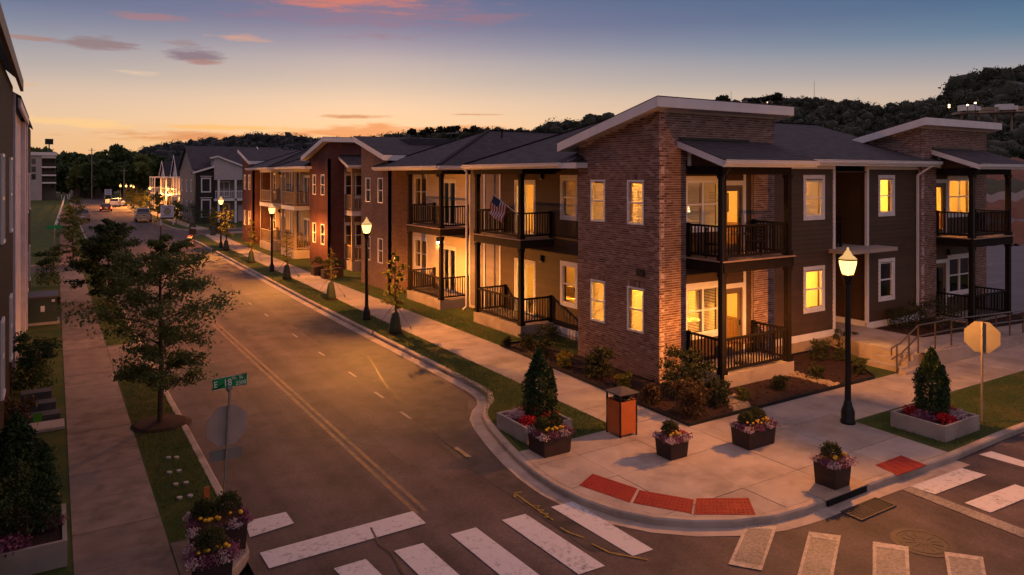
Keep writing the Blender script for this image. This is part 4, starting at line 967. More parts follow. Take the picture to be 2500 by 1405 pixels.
# ------------------------------------------------------------ shrubs
def blob(cx, cy, z, rx, rz, n, shell=.55):
    u = rng.normal(size=(n, 3)); u /= np.linalg.norm(u, axis=1)[:, None]; r = (shell+(1-shell)*rng.random((n, 1)))*(1+.12*rng.normal(size=(n, 1)))
    p = u*r*np.array([rx, rx, rz]); p[:, 2] = np.abs(p[:, 2]) if rz > 0 else p[:, 2]
    return p+np.array([cx, cy, z])
def shrub(px, py, wpx, m, label, loose=.3, hgt=.75, leaf=.07, z=.03, n=700):
    x, y = gz(px, py, z); dist = math.hypot(x, y); r = wpx/F_PX*dist*.5*.97
    t = thing('shrub', label, 'shrub', (x, y, z))
    st = MB(); P = []
    for k in range(9):
        a = k*2.4; rr = r*random.uniform(.3, .85); tip = (x+rr*math.cos(a), y+rr*math.sin(a), z+r*2*hgt*random.uniform(.5, .95)); st.tube([(x, y, z), ((x+tip[0])/2, (y+tip[1])/2, (z+tip[2])/2+.05), tip], .008, 4, .003)
        P.append(blob(*tip, r*.42, r*.42, int(n/14), .2))
    P.append(blob(x, y, z+r*.15, r*.9, r*1.5*hgt, int(n*.45), .5))
    st.build('stems', bark, t); leaves('foliage', np.concatenate(P), leaf, m, t, 2.2)
    return t
SH = [(1377, 895, 44, leafG, 'small gold-leaved shrub in the mulch left of the brick tower', .055), (1461, 921, 84, leafS, 'low grey-green shrub against the foot of the brick tower', .08), (1523, 948, 44, leafG, 'small gold-leaved shrub in the mulch behind the orange bin', .055),
      (1672, 968, 135, leafS, 'large bushy shrub at the brick tower corner by the porch', .09), (1688, 1016, 96, leafmat('leaf_rusty', (.13, .075, .03), (.06, .04, .018)), 'low rusty shrub at the pavement side of the big bush', .07), (1590, 985, 60, MATS['leaf_rusty'], 'dark red-brown low shrub between the bin and the big bush', .07),
      (1752, 990, 70, leafS, 'green shrub in front of the porch slab corner', .07), (1813, 978, 34, leafY, 'small upright shrub in the mulch before the porch', .05), (1903, 952, 40, leafS, 'small dark shrub in the mulch near the porch right post', .05),
      (2001, 880, 56, leafS, 'round shrub below the lit lower window of the wing', .06), (1990, 925, 42, leafS, 'small shrub beside the stone channel', .05), (2064, 852, 50, leafS, 'shrub behind the street lamp pole at the wing corner', .06), (2096, 914, 38, leafS, 'thin shrub at the bed point near the steps', .05), (2050, 880, 34, leafS, 'little shrub between lamp pole and stone channel', .05),
      (1287, 850, 46, leafS, 'dark shrub at the end of the near porch slab', .06), (1340, 838, 60, leafS, 'tall loose shrub at the recessed brown wall', .06), (1322, 870, 50, leafS, 'low shrub in the mulch before the recessed brown wall', .06), (1236, 848, 30, leafS, 'small shrub at the far tip of the mulch bed', .05)]
for px, py, w, m_, lab, lf in SH: shrub(px, py, w, m_, lab, leaf=lf*1.15, n=2200 if w > 70 else 1100)
for px, py, w, lab in ((2192, 800, 60, 'bushy shrub under the right wing windows'), (2238, 798, 64, 'bushy shrub beside the white downspout'), (2300, 806, 80, 'dark shrub before the right brick tower')): shrub(px, py, w, leafS, lab, leaf=.08, z=.42, n=900)
# ------------------------------------------------------------ street lamps
def make_lamp(label, x, y):
    t = thing('street_lamp', label, 'street lamp', (x, y, 0), 'black street lamps with acorn globes')
    MB().lathe([(.19, 0), (.19, .08), (.165, .12), (.17, .3), (.13, .42), (.10, .5), (.105, .54), (.085, .58)], 0, 0, 0, 16).build('base', metal_blk, t, True, True)
    n = 16; m = MB(); prof = [(.078, .56), (.074, 1.5), (.066, 3.55)]; 
    for r, h_ in prof: m.v += [((r if k % 2 else r*.88)*math.cos(2*math.pi*k/n), (r if k % 2 else r*.88)*math.sin(2*math.pi*k/n), h_) for k in range(n)]
    for i in range(2):
        for k in range(n): m.f.append((i*n+k, i*n+(k+1) % n, (i+1)*n+(k+1) % n, (i+1)*n+k))
    m.build('pole', metal_blk, t, False, True)
    MB().lathe([(.066, 3.55), (.10, 3.6), (.09, 3.66), (.12, 3.74), (.15, 3.78), (.15, 3.84)], 0, 0, 0, 16).build('capital', metal_blk, t, True, True)
    MB().lathe([(.13, 3.845), (.155, 3.90), (.20, 4.08), (.212, 4.16), (.21, 4.20)], 0, 0, 0, 20).build('globe', lampglow, t, True, True)
    bd_ = bpy.data.lights.new('bulb', 'POINT'); bd_.energy = 6500; bd_.color = (1., .355, .065); bd_.shadow_soft_size = .045
    bd_.use_nodes = True; bt = bd_.node_tree; em_ = next(n_ for n_ in bt.nodes if n_.type == 'EMISSION')      # the luminaire throws its light down and out, as street optics do
    tc_ = bt.nodes.new('ShaderNodeTexCoord'); sp_ = bt.nodes.new('ShaderNodeSeparateXYZ'); ng_ = bt.nodes.new('ShaderNodeMath'); ng_.operation = 'MULTIPLY'; ng_.inputs[1].default_value = -1.
    rp_ = bt.nodes.new('ShaderNodeValToRGB'); el_ = rp_.color_ramp.elements; ml_ = bt.nodes.new('ShaderNodeMath'); ml_.operation = 'MULTIPLY'; ml_.inputs[1].default_value = 1.35
    for _ in range(3): el_.new(.5)
    for i_, (p_, v_) in enumerate(((.04, .12), (.2, .34), (.40, 1.), (.68, .52), (1., .36))): el_[i_].position = p_; el_[i_].color = (v_, v_, v_, 1)
    bt.links.new(tc_.outputs['Normal'], sp_.inputs[0]); bt.links.new(sp_.outputs[2], ng_.inputs[0]); bt.links.new(ng_.outputs[0], rp_.inputs[0]); bt.links.new(rp_.outputs[0], ml_.inputs[0]); bt.links.new(ml_.outputs[0], em_.inputs['Strength'])
    bo_ = bpy.data.objects.new('bulb', bd_); C.objects.link(bo_); bo_.parent = t; bo_.location = (0, 0, 4.03)
    MB().lathe([(.222, 4.201), (.222, 4.235), (.215, 4.236)], 0, 0, 0, 20).build('band', mat('brass_band', (.30, .17, .05), (.22, .12, .04), 6., .35, metal=.6), t, True, True)
    MB().lathe([(.225, 4.237), (.17, 4.29), (.11, 4.34), (.085, 4.40), (.05, 4.45), (.028, 4.47), (.034, 4.50), (.012, 4.54)], 0, 0, 0, 20).build('cap', emit('lamp_cap', (1., .60, .20), .42), t, True, True)
    return t
L0 = make_lamp('street lamp on the corner plaza beside the concrete conifer planter', 17.38, 11.32)
LL = [((11.83, 30.87), 'street lamp on the verge before the tan brick tower'), ((12.39, 49.6), 'street lamp on the verge before the red brick tower'), ((12.6, 68.0), 'street lamp on the verge near the orange barrel')]
for (x, y), lab in LL: copy_tree(L0, loc=(x, y, 0), label=lab)
for px, yg, lab in ((563, 463, 'street lamp before the white townhouse balcony'), (410, 461.5, 'street lamp before the pale townhouses, nearer one'), (366, 460, 'street lamp before the pale townhouses, farther one'), (325.5, 457, 'far street lamp with a visible pole at the end of the lamp row'), (320, 455, 'far street lamp, second from the right in the tight row'), (308, 454.5, 'far street lamp, third from the right in the row'), (294, 454, 'far street lamp, leftmost in the row')):
    dep = 2.3*F_PX/(yg-V0); x, y = gz(px, V0+CAM_H*F_PX/dep); copy_tree(L0, loc=(x, y, 0), label=lab)
own = next(c_ for c_ in L0.children if c_.type == 'LIGHT'); own.data = own.data.copy(); own.data.energy = 3700      # the plaza lamp burns a little weaker
# ------------------------------------------------------------ planters
petal_y = mat('petal_yellow', (.72, .42, .02), (.6, .32, .015), 9., .6); petal_p = leafmat('petal_purple', (.34, .12, .20), (.16, .05, .10), .3); petal_w = leafmat('petal_pale', (.66, .54, .54), (.42, .24, .28), .3); petal_r = leafmat('petal_crimson', (.50, .022, .03), (.26, .014, .018), .3)
def planter(x0, x1, y0, y1, h_, label, balls, scale=1.):
    cx, cy = (x0+x1)/2, (y0+y1)/2; t = thing('flower_planter', label, 'planter', (cx, cy, .01))
    pm = mat('planter_brown', (.050, .028, .022), (.034, .02, .016), 6., .6, .2, 40)
    ins = .03; m = MB(); z = .012
    m.add([(x0+ins, y0+ins, z), (x1-ins, y0+ins, z), (x1-ins, y1-ins, z), (x0+ins, y1-ins, z), (x0, y0, z+h_-.05), (x1, y0, z+h_-.05), (x1, y1, z+h_-.05), (x0, y1, z+h_-.05), (x0, y0, z+h_), (x1, y0, z+h_), (x1, y1, z+h_), (x0, y1, z+h_)],
          [(3, 2, 1, 0)]+[(i, (i+1) % 4, 4+(i+1) % 4, 4+i) for i in range(4)]+[(4+i, 4+(i+1) % 4, 8+(i+1) % 4, 8+i) for i in range(4)])
    m.build('box', pm, t); B(x0+.02, x1-.02, y0+.02, y1-.02, z+h_-.06, z+h_-.02).build('soil', mulch, t)
    for bx, by, r in balls: leaves('boxwood', blob(cx+bx, cy+by, z+h_+r*.35, r, r*1.15, 1500, .72), .035, leafmat('leaf_boxwood', (.075, .085, .018), (.028, .038, .010)) if 'leaf_boxwood' not in MATS else MATS['leaf_boxwood'], t, 1.6)
    Wx, Wy = (x1-x0)/2, (y1-y0)/2
    for sx, sy, mm in ((-.95, -.2, petal_p), (-.3, -1.0, petal_p), (.45, -1.0, petal_w), (1., -.1, petal_r if random.random() < .4 else petal_p), (-1.0, -.9, petal_w), (.95, -.8, petal_p), (-.9, .8, petal_w), (.6, .9, petal_p)):
        leaves('trailing_flowers', blob(cx+sx*Wx, cy+sy*Wy, z+h_-.07, .15*scale, .13*scale, 240, .3), .034, mm, t, 1.5)['kind'] = 'stuff'
    m = MB()
    for k in range(12 if Wx > .35 else 8):
        sx = random.uniform(-.85, .85); fx, fy = cx+sx*Wx, cy-Wy*random.uniform(.45, .8); r = .035*random.uniform(.8, 1.2)
        m.lathe([(r*.5, -r*.6), (r, 0), (r*.8, r*.5), (r*.3, r*.8)], fx, fy, z+h_+.05+random.uniform(0, .06), 7)
    m.build('marigolds', petal_y, t)['kind'] = 'stuff'
    return t
planter(11.68, 12.24, 11.88, 12.4, .48, 'square brown flower planter with one boxwood ball, middle of the plaza', [(0, .05, .2)])
planter(13.66, 14.6, 11.36, 11.92, .5, 'long brown flower planter with two boxwood balls before the mulch corner', [(-.2, .05, .19), (.2, .05, .2)])
planter(13.38, 13.92, 8.98, 9.5, .54, 'square brown flower planter beside the kerb inlet', [(0, .02, .21)])
planter(9.38, 10.16, 13.52, 14.2, .5, 'long brown flower planter against the concrete conifer planter by the kerb bulb', [(-.17, .05, .19), (.2, .1, .2)])
planter(2.0, 2.84, 12.98, 13.75, .5, 'long dark flower planter on the left corner by the street name sign', [(-.2, .1, .2), (.18, .1, .22)])
planter(1.86, 2.42, 12.05, 12.6, .45, 'small flower planter at the bottom edge of the left corner', [(0, 0, .24)], 1.2)
def conifer_planter(x0, x1, y0, y1, h_, tx, ty, th, tr, label, clabel, flowers):
    cx, cy = (x0+x1)/2, (y0+y1)/2; t = thing('concrete_planter', label, 'planter', (cx, cy, 0)); w = .07
    m = B(x0, x1, y0, y0+w, 0, h_); m.box(x0, x1, y1-w, y1, 0, h_); m.box(x0, x0+w, y0+w, y1-w, 0, h_); m.box(x1-w, x1, y0+w, y1-w, 0, h_); m.build('walls', concrete, t)
    B(x0+w, x1-w, y0+w, y1-w, 0, h_-.05).build('soil', mulch, t)
    for k, mm in enumerate(flowers):
        a = k*2*math.pi/len(flowers); leaves('bedding_flowers', blob(cx+(x1-x0)*.33*math.cos(a), cy+(y1-y0)*.33*math.sin(a), h_-.03, .28, .19, 620, .2), .055, mm, t, 1.5)['kind'] = 'stuff'
    c = thing('conifer', clabel, 'conifer', (tx, ty, h_-.06))
    MB().tube([(tx, ty, h_-.06), (tx+.01, ty, h_+th*.9)], .035, 6, .01).build('trunk', bark, c)
    n = 9000; q = rng.random(n)**.8; r = tr*np.clip(np.minimum(1.0, (1-q)*2.0+.02)**.8, 0, 1)*np.where(q < .1, .75+2.5*q, 1); a = rng.uniform(0, 2*np.pi, n)
    ph = rng.uniform(0, 6.28, 4); lump = 1+.11*np.sin(a*4+q*13+ph[0])+.09*np.sin(a*7-q*29+ph[1])+.08*np.sin(a*13+q*47+ph[2])+.07*rng.normal(size=n); rr = r*lump*(.55+.45*np.sqrt(rng.random(n)))
    Pn = np.stack([tx+rr*np.cos(a), ty+rr*np.sin(a), h_-.02+q*th], 1)
    lf = leaves('foliage', Pn, .075, leafC, c, 2.6)
    if tr > .3:
        n2 = 1600; q = rng.random(n2); r = tr*.42*np.clip((1-q)*2, 0, 1)**.8; a = rng.uniform(0, 2*np.pi, n2); rr = r*(.5+.5*np.sqrt(rng.random(n2)))
        leaves('side_shoot', np.stack([tx+tr*.75+rr*np.cos(a), ty-.15+rr*np.sin(a), h_+q*th*.72], 1), .07, leafC, c, 2.6)
    return t
conifer_planter(18.08, 19.68, 9.24, 10.6, .38, 18.85, 9.98, 1.66, .36, 'rectangular concrete planter with red flowers near the right stop sign', 'dense cone-shaped conifer in the concrete planter on the right', [petal_r, petal_w, petal_r, petal_p, petal_r, petal_w])
conifer_planter(9.54, 10.86, 14.44, 15.86, .38, 10.35, 15.15, 1.66, .36, 'rectangular concrete planter with crimson flowers by the kerb bulb', 'dense cone-shaped conifer in the planter behind the orange bin lawn', [petal_r, petal_r, petal_w, petal_r, petal_r])
conifer_planter(-1.3, .22, 14.0, 15.6, .42, -.5, 14.9, 1.95, .55, 'pale concrete planter with pink flowers at the bottom left', 'broad dark conifer in the bottom left planter', [petal_p, petal_p, petal_r, petal_p])
# ------------------------------------------------------------ litter bin
t = thing('litter_bin', 'square orange litter bin with black corner posts and raised lid', 'bin', (11.95, 13.86, 0)); x0, x1, y0, y1 = 11.68, 12.22, 13.6, 14.12
om = mat('orange_panel', (.50, .135, .035), (.42, .108, .028), 3., .5, .1, 60)
B(x0+.03, x1-.03, y0, y0+.02, .06, .86).build('panel', om, t); B(x0+.03, x1-.03, y1-.02, y1, .06, .86).build('panel', om, t); B(x0, x0+.02, y0+.03, y1-.03, .06, .86).build('panel', om, t); B(x1-.02, x1, y0+.03, y1-.03, .06, .86).build('panel', om, t)
for x in (x0-.004, x1-.031):
    for y in (y0-.006, y1-.029): B(x, x+.035, y, y+.035, .0, 1.03).build('corner_post', metal_blk, t)
MB().lathe([(.2, .84), (.24, .88), (.22, .9), (.17, .87), (.16, .7)], (x0+x1)/2, (y0+y1)/2, 0, 18).build('liner', metal_blk, t)
m = MB(); a = .04; m.add([(x0-a, y0-a, 1.031), (x1+a, y0-a, 1.031), (x1+a, y1+a, 1.031), (x0-a, y1+a, 1.031), (x0-a, y0-a, 1.055), (x1+a, y0-a, 1.055), (x1+a, y1+a, 1.055), (x0-a, y1+a, 1.055), ((x0+x1)/2, (y0+y1)/2, 1.13)], [(3, 2, 1, 0)]+[(i, (i+1) % 4, 4+(i+1) % 4, 4+i) for i in range(4)]+[(4+i, 4+(i+1) % 4, 8) for i in range(4)])
m.build('lid', mat('lid_gray', (.10, .085, .075), (.075, .064, .058), 5., .5), t)
# ------------------------------------------------------------ signs
def octagon(t, x, y, z, r, ang, m, name, th=.006, off=0.):
    c, s_ = math.cos(ang), math.sin(ang); mm = MB(); P = []
    for k in range(8):
        a = math.pi/8+k*math.pi/4; u, w = r*math.cos(a), r*math.sin(a); P.append((u, w))
    vs = [(x+u*c-s_*(o_+off)*-1, y+u*s_+c*(o_+off)*-1, z+w) for o_ in (0, th) for u, w in P]
    mm.add(vs, [tuple(range(8)), tuple(range(8, 16))[::-1]]+[(i, 8+i, 8+(i+1) % 8, (i+1) % 8) for i in range(8)]); return mm.build(name, m, t)
sred = mat('sign_red', (.35, .02, .02), (.3, .017, .017), 3., .4)
x, y = 20.43, 9.53; t = thing('stop_sign', 'octagonal sign seen from its bare metal back at the right edge', 'sign', (x, y, 0))
B(x-.025, x+.025, y-.02, y+.02, -.1, 2.58).build('post', steel, t)
octagon(t, x+.031, y+.013, 2.19, .43, math.radians(-66), alu, 'plate'); octagon(t, x+.043, y+.019, 2.19, .42, math.radians(-66), sred, 'red_face', .002)
x, y = 2.83, 15.04; t = thing('street_sign', 'green street name sign on a leaning post with a stop sign plate', 'sign', (x, y, 0))
lean = .055
MB().bar((x, y, -.1), (x+lean*2.2, y, 2.2), .045, .03).build('post', steel, t)
octagon(t, x+lean*1.42, y+.04, 1.50, .42, math.radians(6), mat('sign_back_dull', (.34, .28, .25), (.28, .23, .20), 3., .7), 'stop_plate'); octagon(t, x+lean*1.42, y+.054, 1.50, .41, math.radians(6), sred, 'red_face', .002)
B(x+lean-.3, x+lean+.3, y+.03, y+.036, .83, 1.05).build('lower_plate', alu, t)
gs = mat('sign_green', (.012, .27, .075), (.010, .23, .064), 4., .45)
tx = x+lean*2.2; z0 = 2.36
m = MB(); Lh, Hh_ = .335, .118; cr = .02; P = []
for sx, sz in ((-1, -1), (1, -1), (1, 1), (-1, 1)):
    for k in (0, 1): P.append((sx*(Lh-(cr if (k == 0) == (sx*sz > 0) else 0)), sz*(Hh_-(0 if (k == 0) == (sx*sz > 0) else cr))))
rot = math.radians(3.2); cs, sn = math.cos(rot), math.sin(rot)
def sg(u, w, n): return (tx+u*cs-w*sn*.0, y-.02-n, z0+w+u*.055)
m.add([sg(u, w, 0) for u, w in P]+[sg(u, w, .004) for u, w in P], [tuple(range(8)), tuple(range(8, 16))[::-1]]+[(i, (i+1) % 8, 8+(i+1) % 8, 8+i) for i in range(8)])
blade_s = m.build('name_blade', gs, t); wl = mat('sign_white', (.82, .82, .78), (.78, .78, .74), 4., .4)
m = MB(); e = .012
for a_, b_ in (((-Lh+.02, -Hh_+e), (Lh-.02, -Hh_+e)), ((-Lh+.02, Hh_-e), (Lh-.02, Hh_-e)), ((-Lh+e, -Hh_+.02), (-Lh+e, Hh_-.02)), ((Lh-e, -Hh_+.02), (Lh-e, Hh_-.02))): m.bar(sg(*a_, .007), sg(*b_, .007), .008, .003)
m.build('border', wl, blade_s)
def sgt(s_, u, w, size, fs=(1, 1)): text_on('lettering', s_, blade_s, size, sg(u, w, .006), (math.pi/2, -.055, 0), wl, .002, 'CENTER', fs)
sgt('E', -.265, -.012, .165, (.85, 1)); sgt('18', -.045, -.012, .19, (.85, 1)); sgt('Th', .075, .052, .085); sgt('St', .205, .055, .095); sgt('2300', .205, -.055, .105, (.95, 1))
B(tx-.012, tx+.012, y-.02, y+.3, 2.12, 2.24).build('cross_blade', gs, t); B(tx-.04, tx+.04, y-.03, y+.03, 2.2, 2.27).build('bracket', steel, t)
# slim orange delineator on the left verge, and flush verge lights
x, y = gz(505, 1243); t = thing('verge_marker', 'thin orange and white marker panel standing on the left verge', 'marker', (x, y, 0))
B(x-.05, x+.05, y, y+.02, 0, .42).build('panel', om, t); B(x-.05, x+.05, y-.003, y, .06, .16).build('white_band', white, t); B(x-.01, x+.01, y+.02, y+.035, -.1, .42).build('stake', steel, t)
for k, (px, py) in enumerate(((411, 1120), (431, 1119), (413, 1156), (437, 1152), (429, 1185), (454, 1181), (438, 1218), (464, 1213))):
    x, y = gz(px, py); o = MB().lathe([(.055, -.02), (.055, .03), (.045, .038), (.02, .038)], x, y, 0, 12).build('ground_disc', mat('pale_disc', (.46, .42, .40)))
    tag(o, 'small pale round cover set in the dark grass of the left verge', 'cover', 'paired pale covers on the left verge')
# far signs
def board_sign(x, y, w, z0, z1, label, emblem):
    t = thing('board_sign', label, 'sign', (x, y, 0)); c, s_ = math.cos(-YAW*.6), math.sin(-YAW*.6)
    for u in (-w/2+.05, w/2-.05): B(x+u-.05, x+u+.05, y-.05, y+.05, 0, z1).build('leg', white, t)
    bd = B(x-w/2, x+w/2, y-.12, y-.06, z0, z1).build('board', mat('sign_board', (.50, .49, .56), (.46, .45, .52), 2., .5), t)
    B(x-w/2, x+w/2, y-.125, y-.121, z0, z0+.22).build('footer_band', mat('sign_footer', (.06, .05, .03)), bd)
    m = MB(); cx, cz = x, (z0+z1)/2+.1
    for k in range(20):
        a = 2*math.pi*k/20; b = 2*math.pi*(k+1)/20; R1, R2 = .42, .32
        m.add([(cx+R1*math.cos(a), y-.126, cz+R1*math.sin(a)), (cx+R1*math.cos(b), y-.126, cz+R1*math.sin(b)), (cx+R2*math.cos(b), y-.126, cz+R2*math.sin(b)), (cx+R2*math.cos(a), y-.126, cz+R2*math.sin(a))], [(0, 1, 2, 3)])
    m.build('emblem_ring', mat(emblem, (.16, .12, .09) if emblem == 'emblem_brown' else (.08, .10, .25)), bd)
    m = MB(); m.add([(cx+.3*math.cos(a), y-.126, cz+.3*math.sin(a)) for a in [2*math.pi*k/14 for k in range(14)]], [tuple(range(14))]); m.build('emblem_disc', mat('emblem_gold', (.36, .27, .14)) if emblem == 'emblem_brown' else MATS['sign_board'], bd)
    for zz, ww in ((z1-.18, .8), (z1-.34, .6), (z0+.48, .7)): B(x-w/2*ww, x+w/2*ww, y-.124, y-.121, zz-.035, zz+.035).build('text_line', mat('sign_text', (.22, .2, .25)), bd)
x, y = gz(408, 549); board_sign(x, y, 1.55, .72, 2.5, 'white board sign with a round brown emblem on the lawn past the alley', 'emblem_brown')
x, y = gz(264, 486); board_sign(x, y, 1.7, .8, 2.6, 'small far white board sign with a round blue emblem', 'emblem_blue')
x, y = gz(133, 655, 0); t = thing('street_sign', 'small far green street name sign on a pole over the left walkway', 'sign', (x, y, 0))
MB().tube([(x, y, 0), (x, y, 3.05)], .03, 6).build('post', steel, t); B(x-.45, x+.45, y-.02, y-.01, 2.7, 2.95).build('name_blade', gs, t)
# construction barrel
x, y = gz(472, 598); t = thing('traffic_barrel', 'orange and white striped traffic barrel at the right kerb', 'barrel', (x, y, 0))
dz = ROAD; bo = mat('barrel_orange', (.75, .10, .025), (.62, .08, .02), 3., .5); prof = [(.30, .06), (.295, .28), (.28, .30), (.275, .48), (.265, .5), (.26, .68), (.25, .7), (.245, .88), (.2, .95)]
MB().lathe([(.36, 0), (.36, .07), (.31, .08)], x-.3, y, dz, 18).build('rubber_base', metal_blk, t)
for i in range(0, 8, 2): MB().lathe([prof[i], prof[i+1]], x-.3, y, dz, 18).build('band', bo if i % 4 == 0 else white, t)
MB().lathe([(.245, .9), (.2, .97), (.05, .98), (.04, 1.02)], x-.3, y, dz, 18).build('top', bo, t)
# transformer box on the left
x, y = -.30, 37.6; t = thing('utility_box', 'green utility cabinet with slanted lid beside the left walkway', 'utility box', (x, y, 0)); um = mat('utility_green', (.055, .075, .05), (.045, .06, .04), 3., .5)
B(x-.75, x+.6, y-.55, y+.55, 0, .1).build('pad', concrete, t); B(x-.6, x+.5, y-.45, y+.45, .1, 1.15).build('cabinet', um, t); MB().slab([(x-.64, y-.5, 1.2), (x+.54, y-.5, 1.2), (x+.54, y+.5, 1.32), (x-.64, y+.5, 1.32)], .08).build('lid', mat('lid_gray', (.07, .06, .055)), t)
B(x-.1, x+.05, y-.462, y-.451, .55, .8).build('notice', white, t); B(x+.3, x+.42, y-.462, y-.451, .95, 1.05).build('notice', white, t)
# stone steps up to the left house
for k, (dy, zz) in enumerate(((0, .16), (.55, .3), (1.15, .44))):
    pass
t = thing('front_steps', 'three grey stone steps climbing beside the left walkway', 'steps', (-.3, 23.5, 0))
for k in range(3): B(-.75+k*.02, .2-.1*k, 22.6+k*.62, 23.05+k*.62, .0, .14+.15*k).build('step', mat('slate_step', (.085, .08, .085), (.06, .057, .06), 3., .8), t)
B(-.9, .28, 21.6, 22.3, 0, .07).build('landing', concrete, t)
x, y = gz(92, 1048); t = thing('green_yard_sign', 'small bright green square sign stuck in the left bed', 'sign', (x, y, 0)); B(x-.09, x+.09, y, y+.012, .18, .40).build('panel', mat('lime', (.06, .25, .015), (.05, .2, .012)), t); B(x-.008, x+.008, y+.013, y+.025, -.05, .4).build('stake', steel, t)
# ------------------------------------------------------------ street trees
def tree(x, y, h_, crown, label, m, n, leaf, name='street_tree', branches=26, seed=1, z=0, start=.2, density=.75, ring=True, tier=True, group=None):
    """trunk, limbs and leaf sprays; crown = radius at its widest"""
    R = random.Random(seed); t = thing(name, label, 'tree', (x, y, z), group)
    tr = MB(); br = MB(); P = []
    top = (x+R.uniform(-.05, .05), y, z+h_*.97)
    tr.tube([(x, y, z), (x+.02, y, z+h_*.3), (x-.01, y, z+h_*.6), top], .012*h_+.015, 8, .012).build('trunk', bark, t)
    for k in range(branches):
        f = start+(1-start)*((k+.5)/branches); a = k*2.399+R.uniform(-.4, .4)
        prof = math.sin(math.pi*min(1, max(0, (f-start)/(1-start)*.82+.16)))**.75
        L = crown*prof*R.uniform(.6, 1.12); p0 = Vector((x, y, z+h_*f*.92)); dr = Vector((math.cos(a), math.sin(a), R.uniform(.1, .55)))
        pts = [p0]; p = p0.copy(); d_ = dr.normalized()
        for s in range(4):
            p = p+d_*L/4; d_ = (d_+Vector((R.uniform(-.2, .2), R.uniform(-.2, .2), R.uniform(-.18, .1)))).normalized(); pts.append(p.copy())
        br.tube(pts, .006*h_*(1-f*.6), 5, .003)
        for s in range(2, 5):
            for q in range(3):
                e = pts[s]+Vector((R.uniform(-1, 1), R.uniform(-1, 1), R.uniform(-.6, .5)))*L*.34
                br.tube([pts[s-1], (pts[s-1]+e)/2+Vector((0, 0, .02)), e], .004, 3, .002, False)
                cnt = int(n/(branches*9)); base = pts[s-1]; tt = np.array([R.uniform(.25, 1.12) for _ in range(cnt)])[:, None]
                P.append(np.array(base)*(1-tt)+np.array(e)*tt+rng.normal(0, L*.07+.02, (cnt, 3))*np.array([1, 1, .55]))
    br.build('branches', bark, t); leaves('crown', np.concatenate(P), leaf, m, t, 2.3)
    return t
tree(2.37, 20.73, 5.25, 1.72, 'airy young oak in the left verge beside the street name sign', leafA, 19000, .092, branches=30, seed=5, start=.16)
MB().lathe([(.75, -.02), (.6, .05), (.2, .09)], 2.37, 20.73, 0, 20).build('mulch_ring', mulch, bpy.data.objects['verge'])
tree(2.37, 41.0, 4.5, 1.65, 'dense dark green tree behind the airy oak in the left verge', leafB, 15000, .16, branches=34, seed=9, start=.08)
for k, (px, py, h_, r, lab) in enumerate(((178, 650, 3.6, 1.1, 'small sparse tree on the left verge past the crossing'), (186, 560, 4.2, 1.5, 'yellowish small tree farther along the left verge'), (170, 590, 3.4, 1.2, 'second small tree past the crossing on the left'))):
    x, y = gz(px, py); tree(x, y, h_, r, lab, leafY if k else leafA, 2600, .16, branches=16, seed=20+k)
def guyed(x, y, h_, r, n, m, label, seed):
    t = tree(x, y, h_, r, label, m, n, .11, name='young_street_tree', branches=18, seed=seed, start=.3, group='young guyed trees with watering bags')
    mm = MB()
    for k in range(3): a = k*2.1+.4; mm.tube([(x, y, 1.25), (x+.95*math.cos(a), y+.95*math.sin(a), 0)], .008, 4); mm.tube([(x+.95*math.cos(a), y+.95*math.sin(a), -.1), (x+.9*math.cos(a), y+.9*math.sin(a), .14)], .018, 5)
    mm.build('guy_lines', mat('guy_strap', (.06, .055, .05)), t)
    MB().lathe([(.27, .02), (.25, .2), (.2, .55), (.14, .82), (.07, .9)], x, y, 0, 12).build('watering_bag', mat('bag_green', (.030, .045, .028), (.02, .032, .02), 8., .6, .4, 15), t, True)
    MB().lathe([(.42, -.02), (.32, .03), (.1, .05)], x, y, 0, 14).build('mulch_ring', mulch, t)
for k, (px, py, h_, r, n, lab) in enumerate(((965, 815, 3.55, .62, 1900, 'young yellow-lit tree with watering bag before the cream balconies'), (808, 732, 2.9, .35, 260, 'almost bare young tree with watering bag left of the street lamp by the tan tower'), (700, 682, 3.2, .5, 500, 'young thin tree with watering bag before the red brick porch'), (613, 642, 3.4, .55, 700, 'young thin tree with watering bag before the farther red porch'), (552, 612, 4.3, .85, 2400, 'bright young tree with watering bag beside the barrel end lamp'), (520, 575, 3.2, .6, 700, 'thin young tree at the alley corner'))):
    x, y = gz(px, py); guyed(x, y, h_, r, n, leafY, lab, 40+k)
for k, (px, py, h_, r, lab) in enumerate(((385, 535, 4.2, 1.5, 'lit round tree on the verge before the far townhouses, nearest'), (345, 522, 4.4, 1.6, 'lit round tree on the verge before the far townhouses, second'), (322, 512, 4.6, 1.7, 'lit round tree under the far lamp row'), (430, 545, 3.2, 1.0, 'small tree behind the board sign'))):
    x, y = gz(px, py); tree(x, y, h_, r, lab, leafY if k < 3 else leafA, 2600, .2, branches=16, seed=60+k)
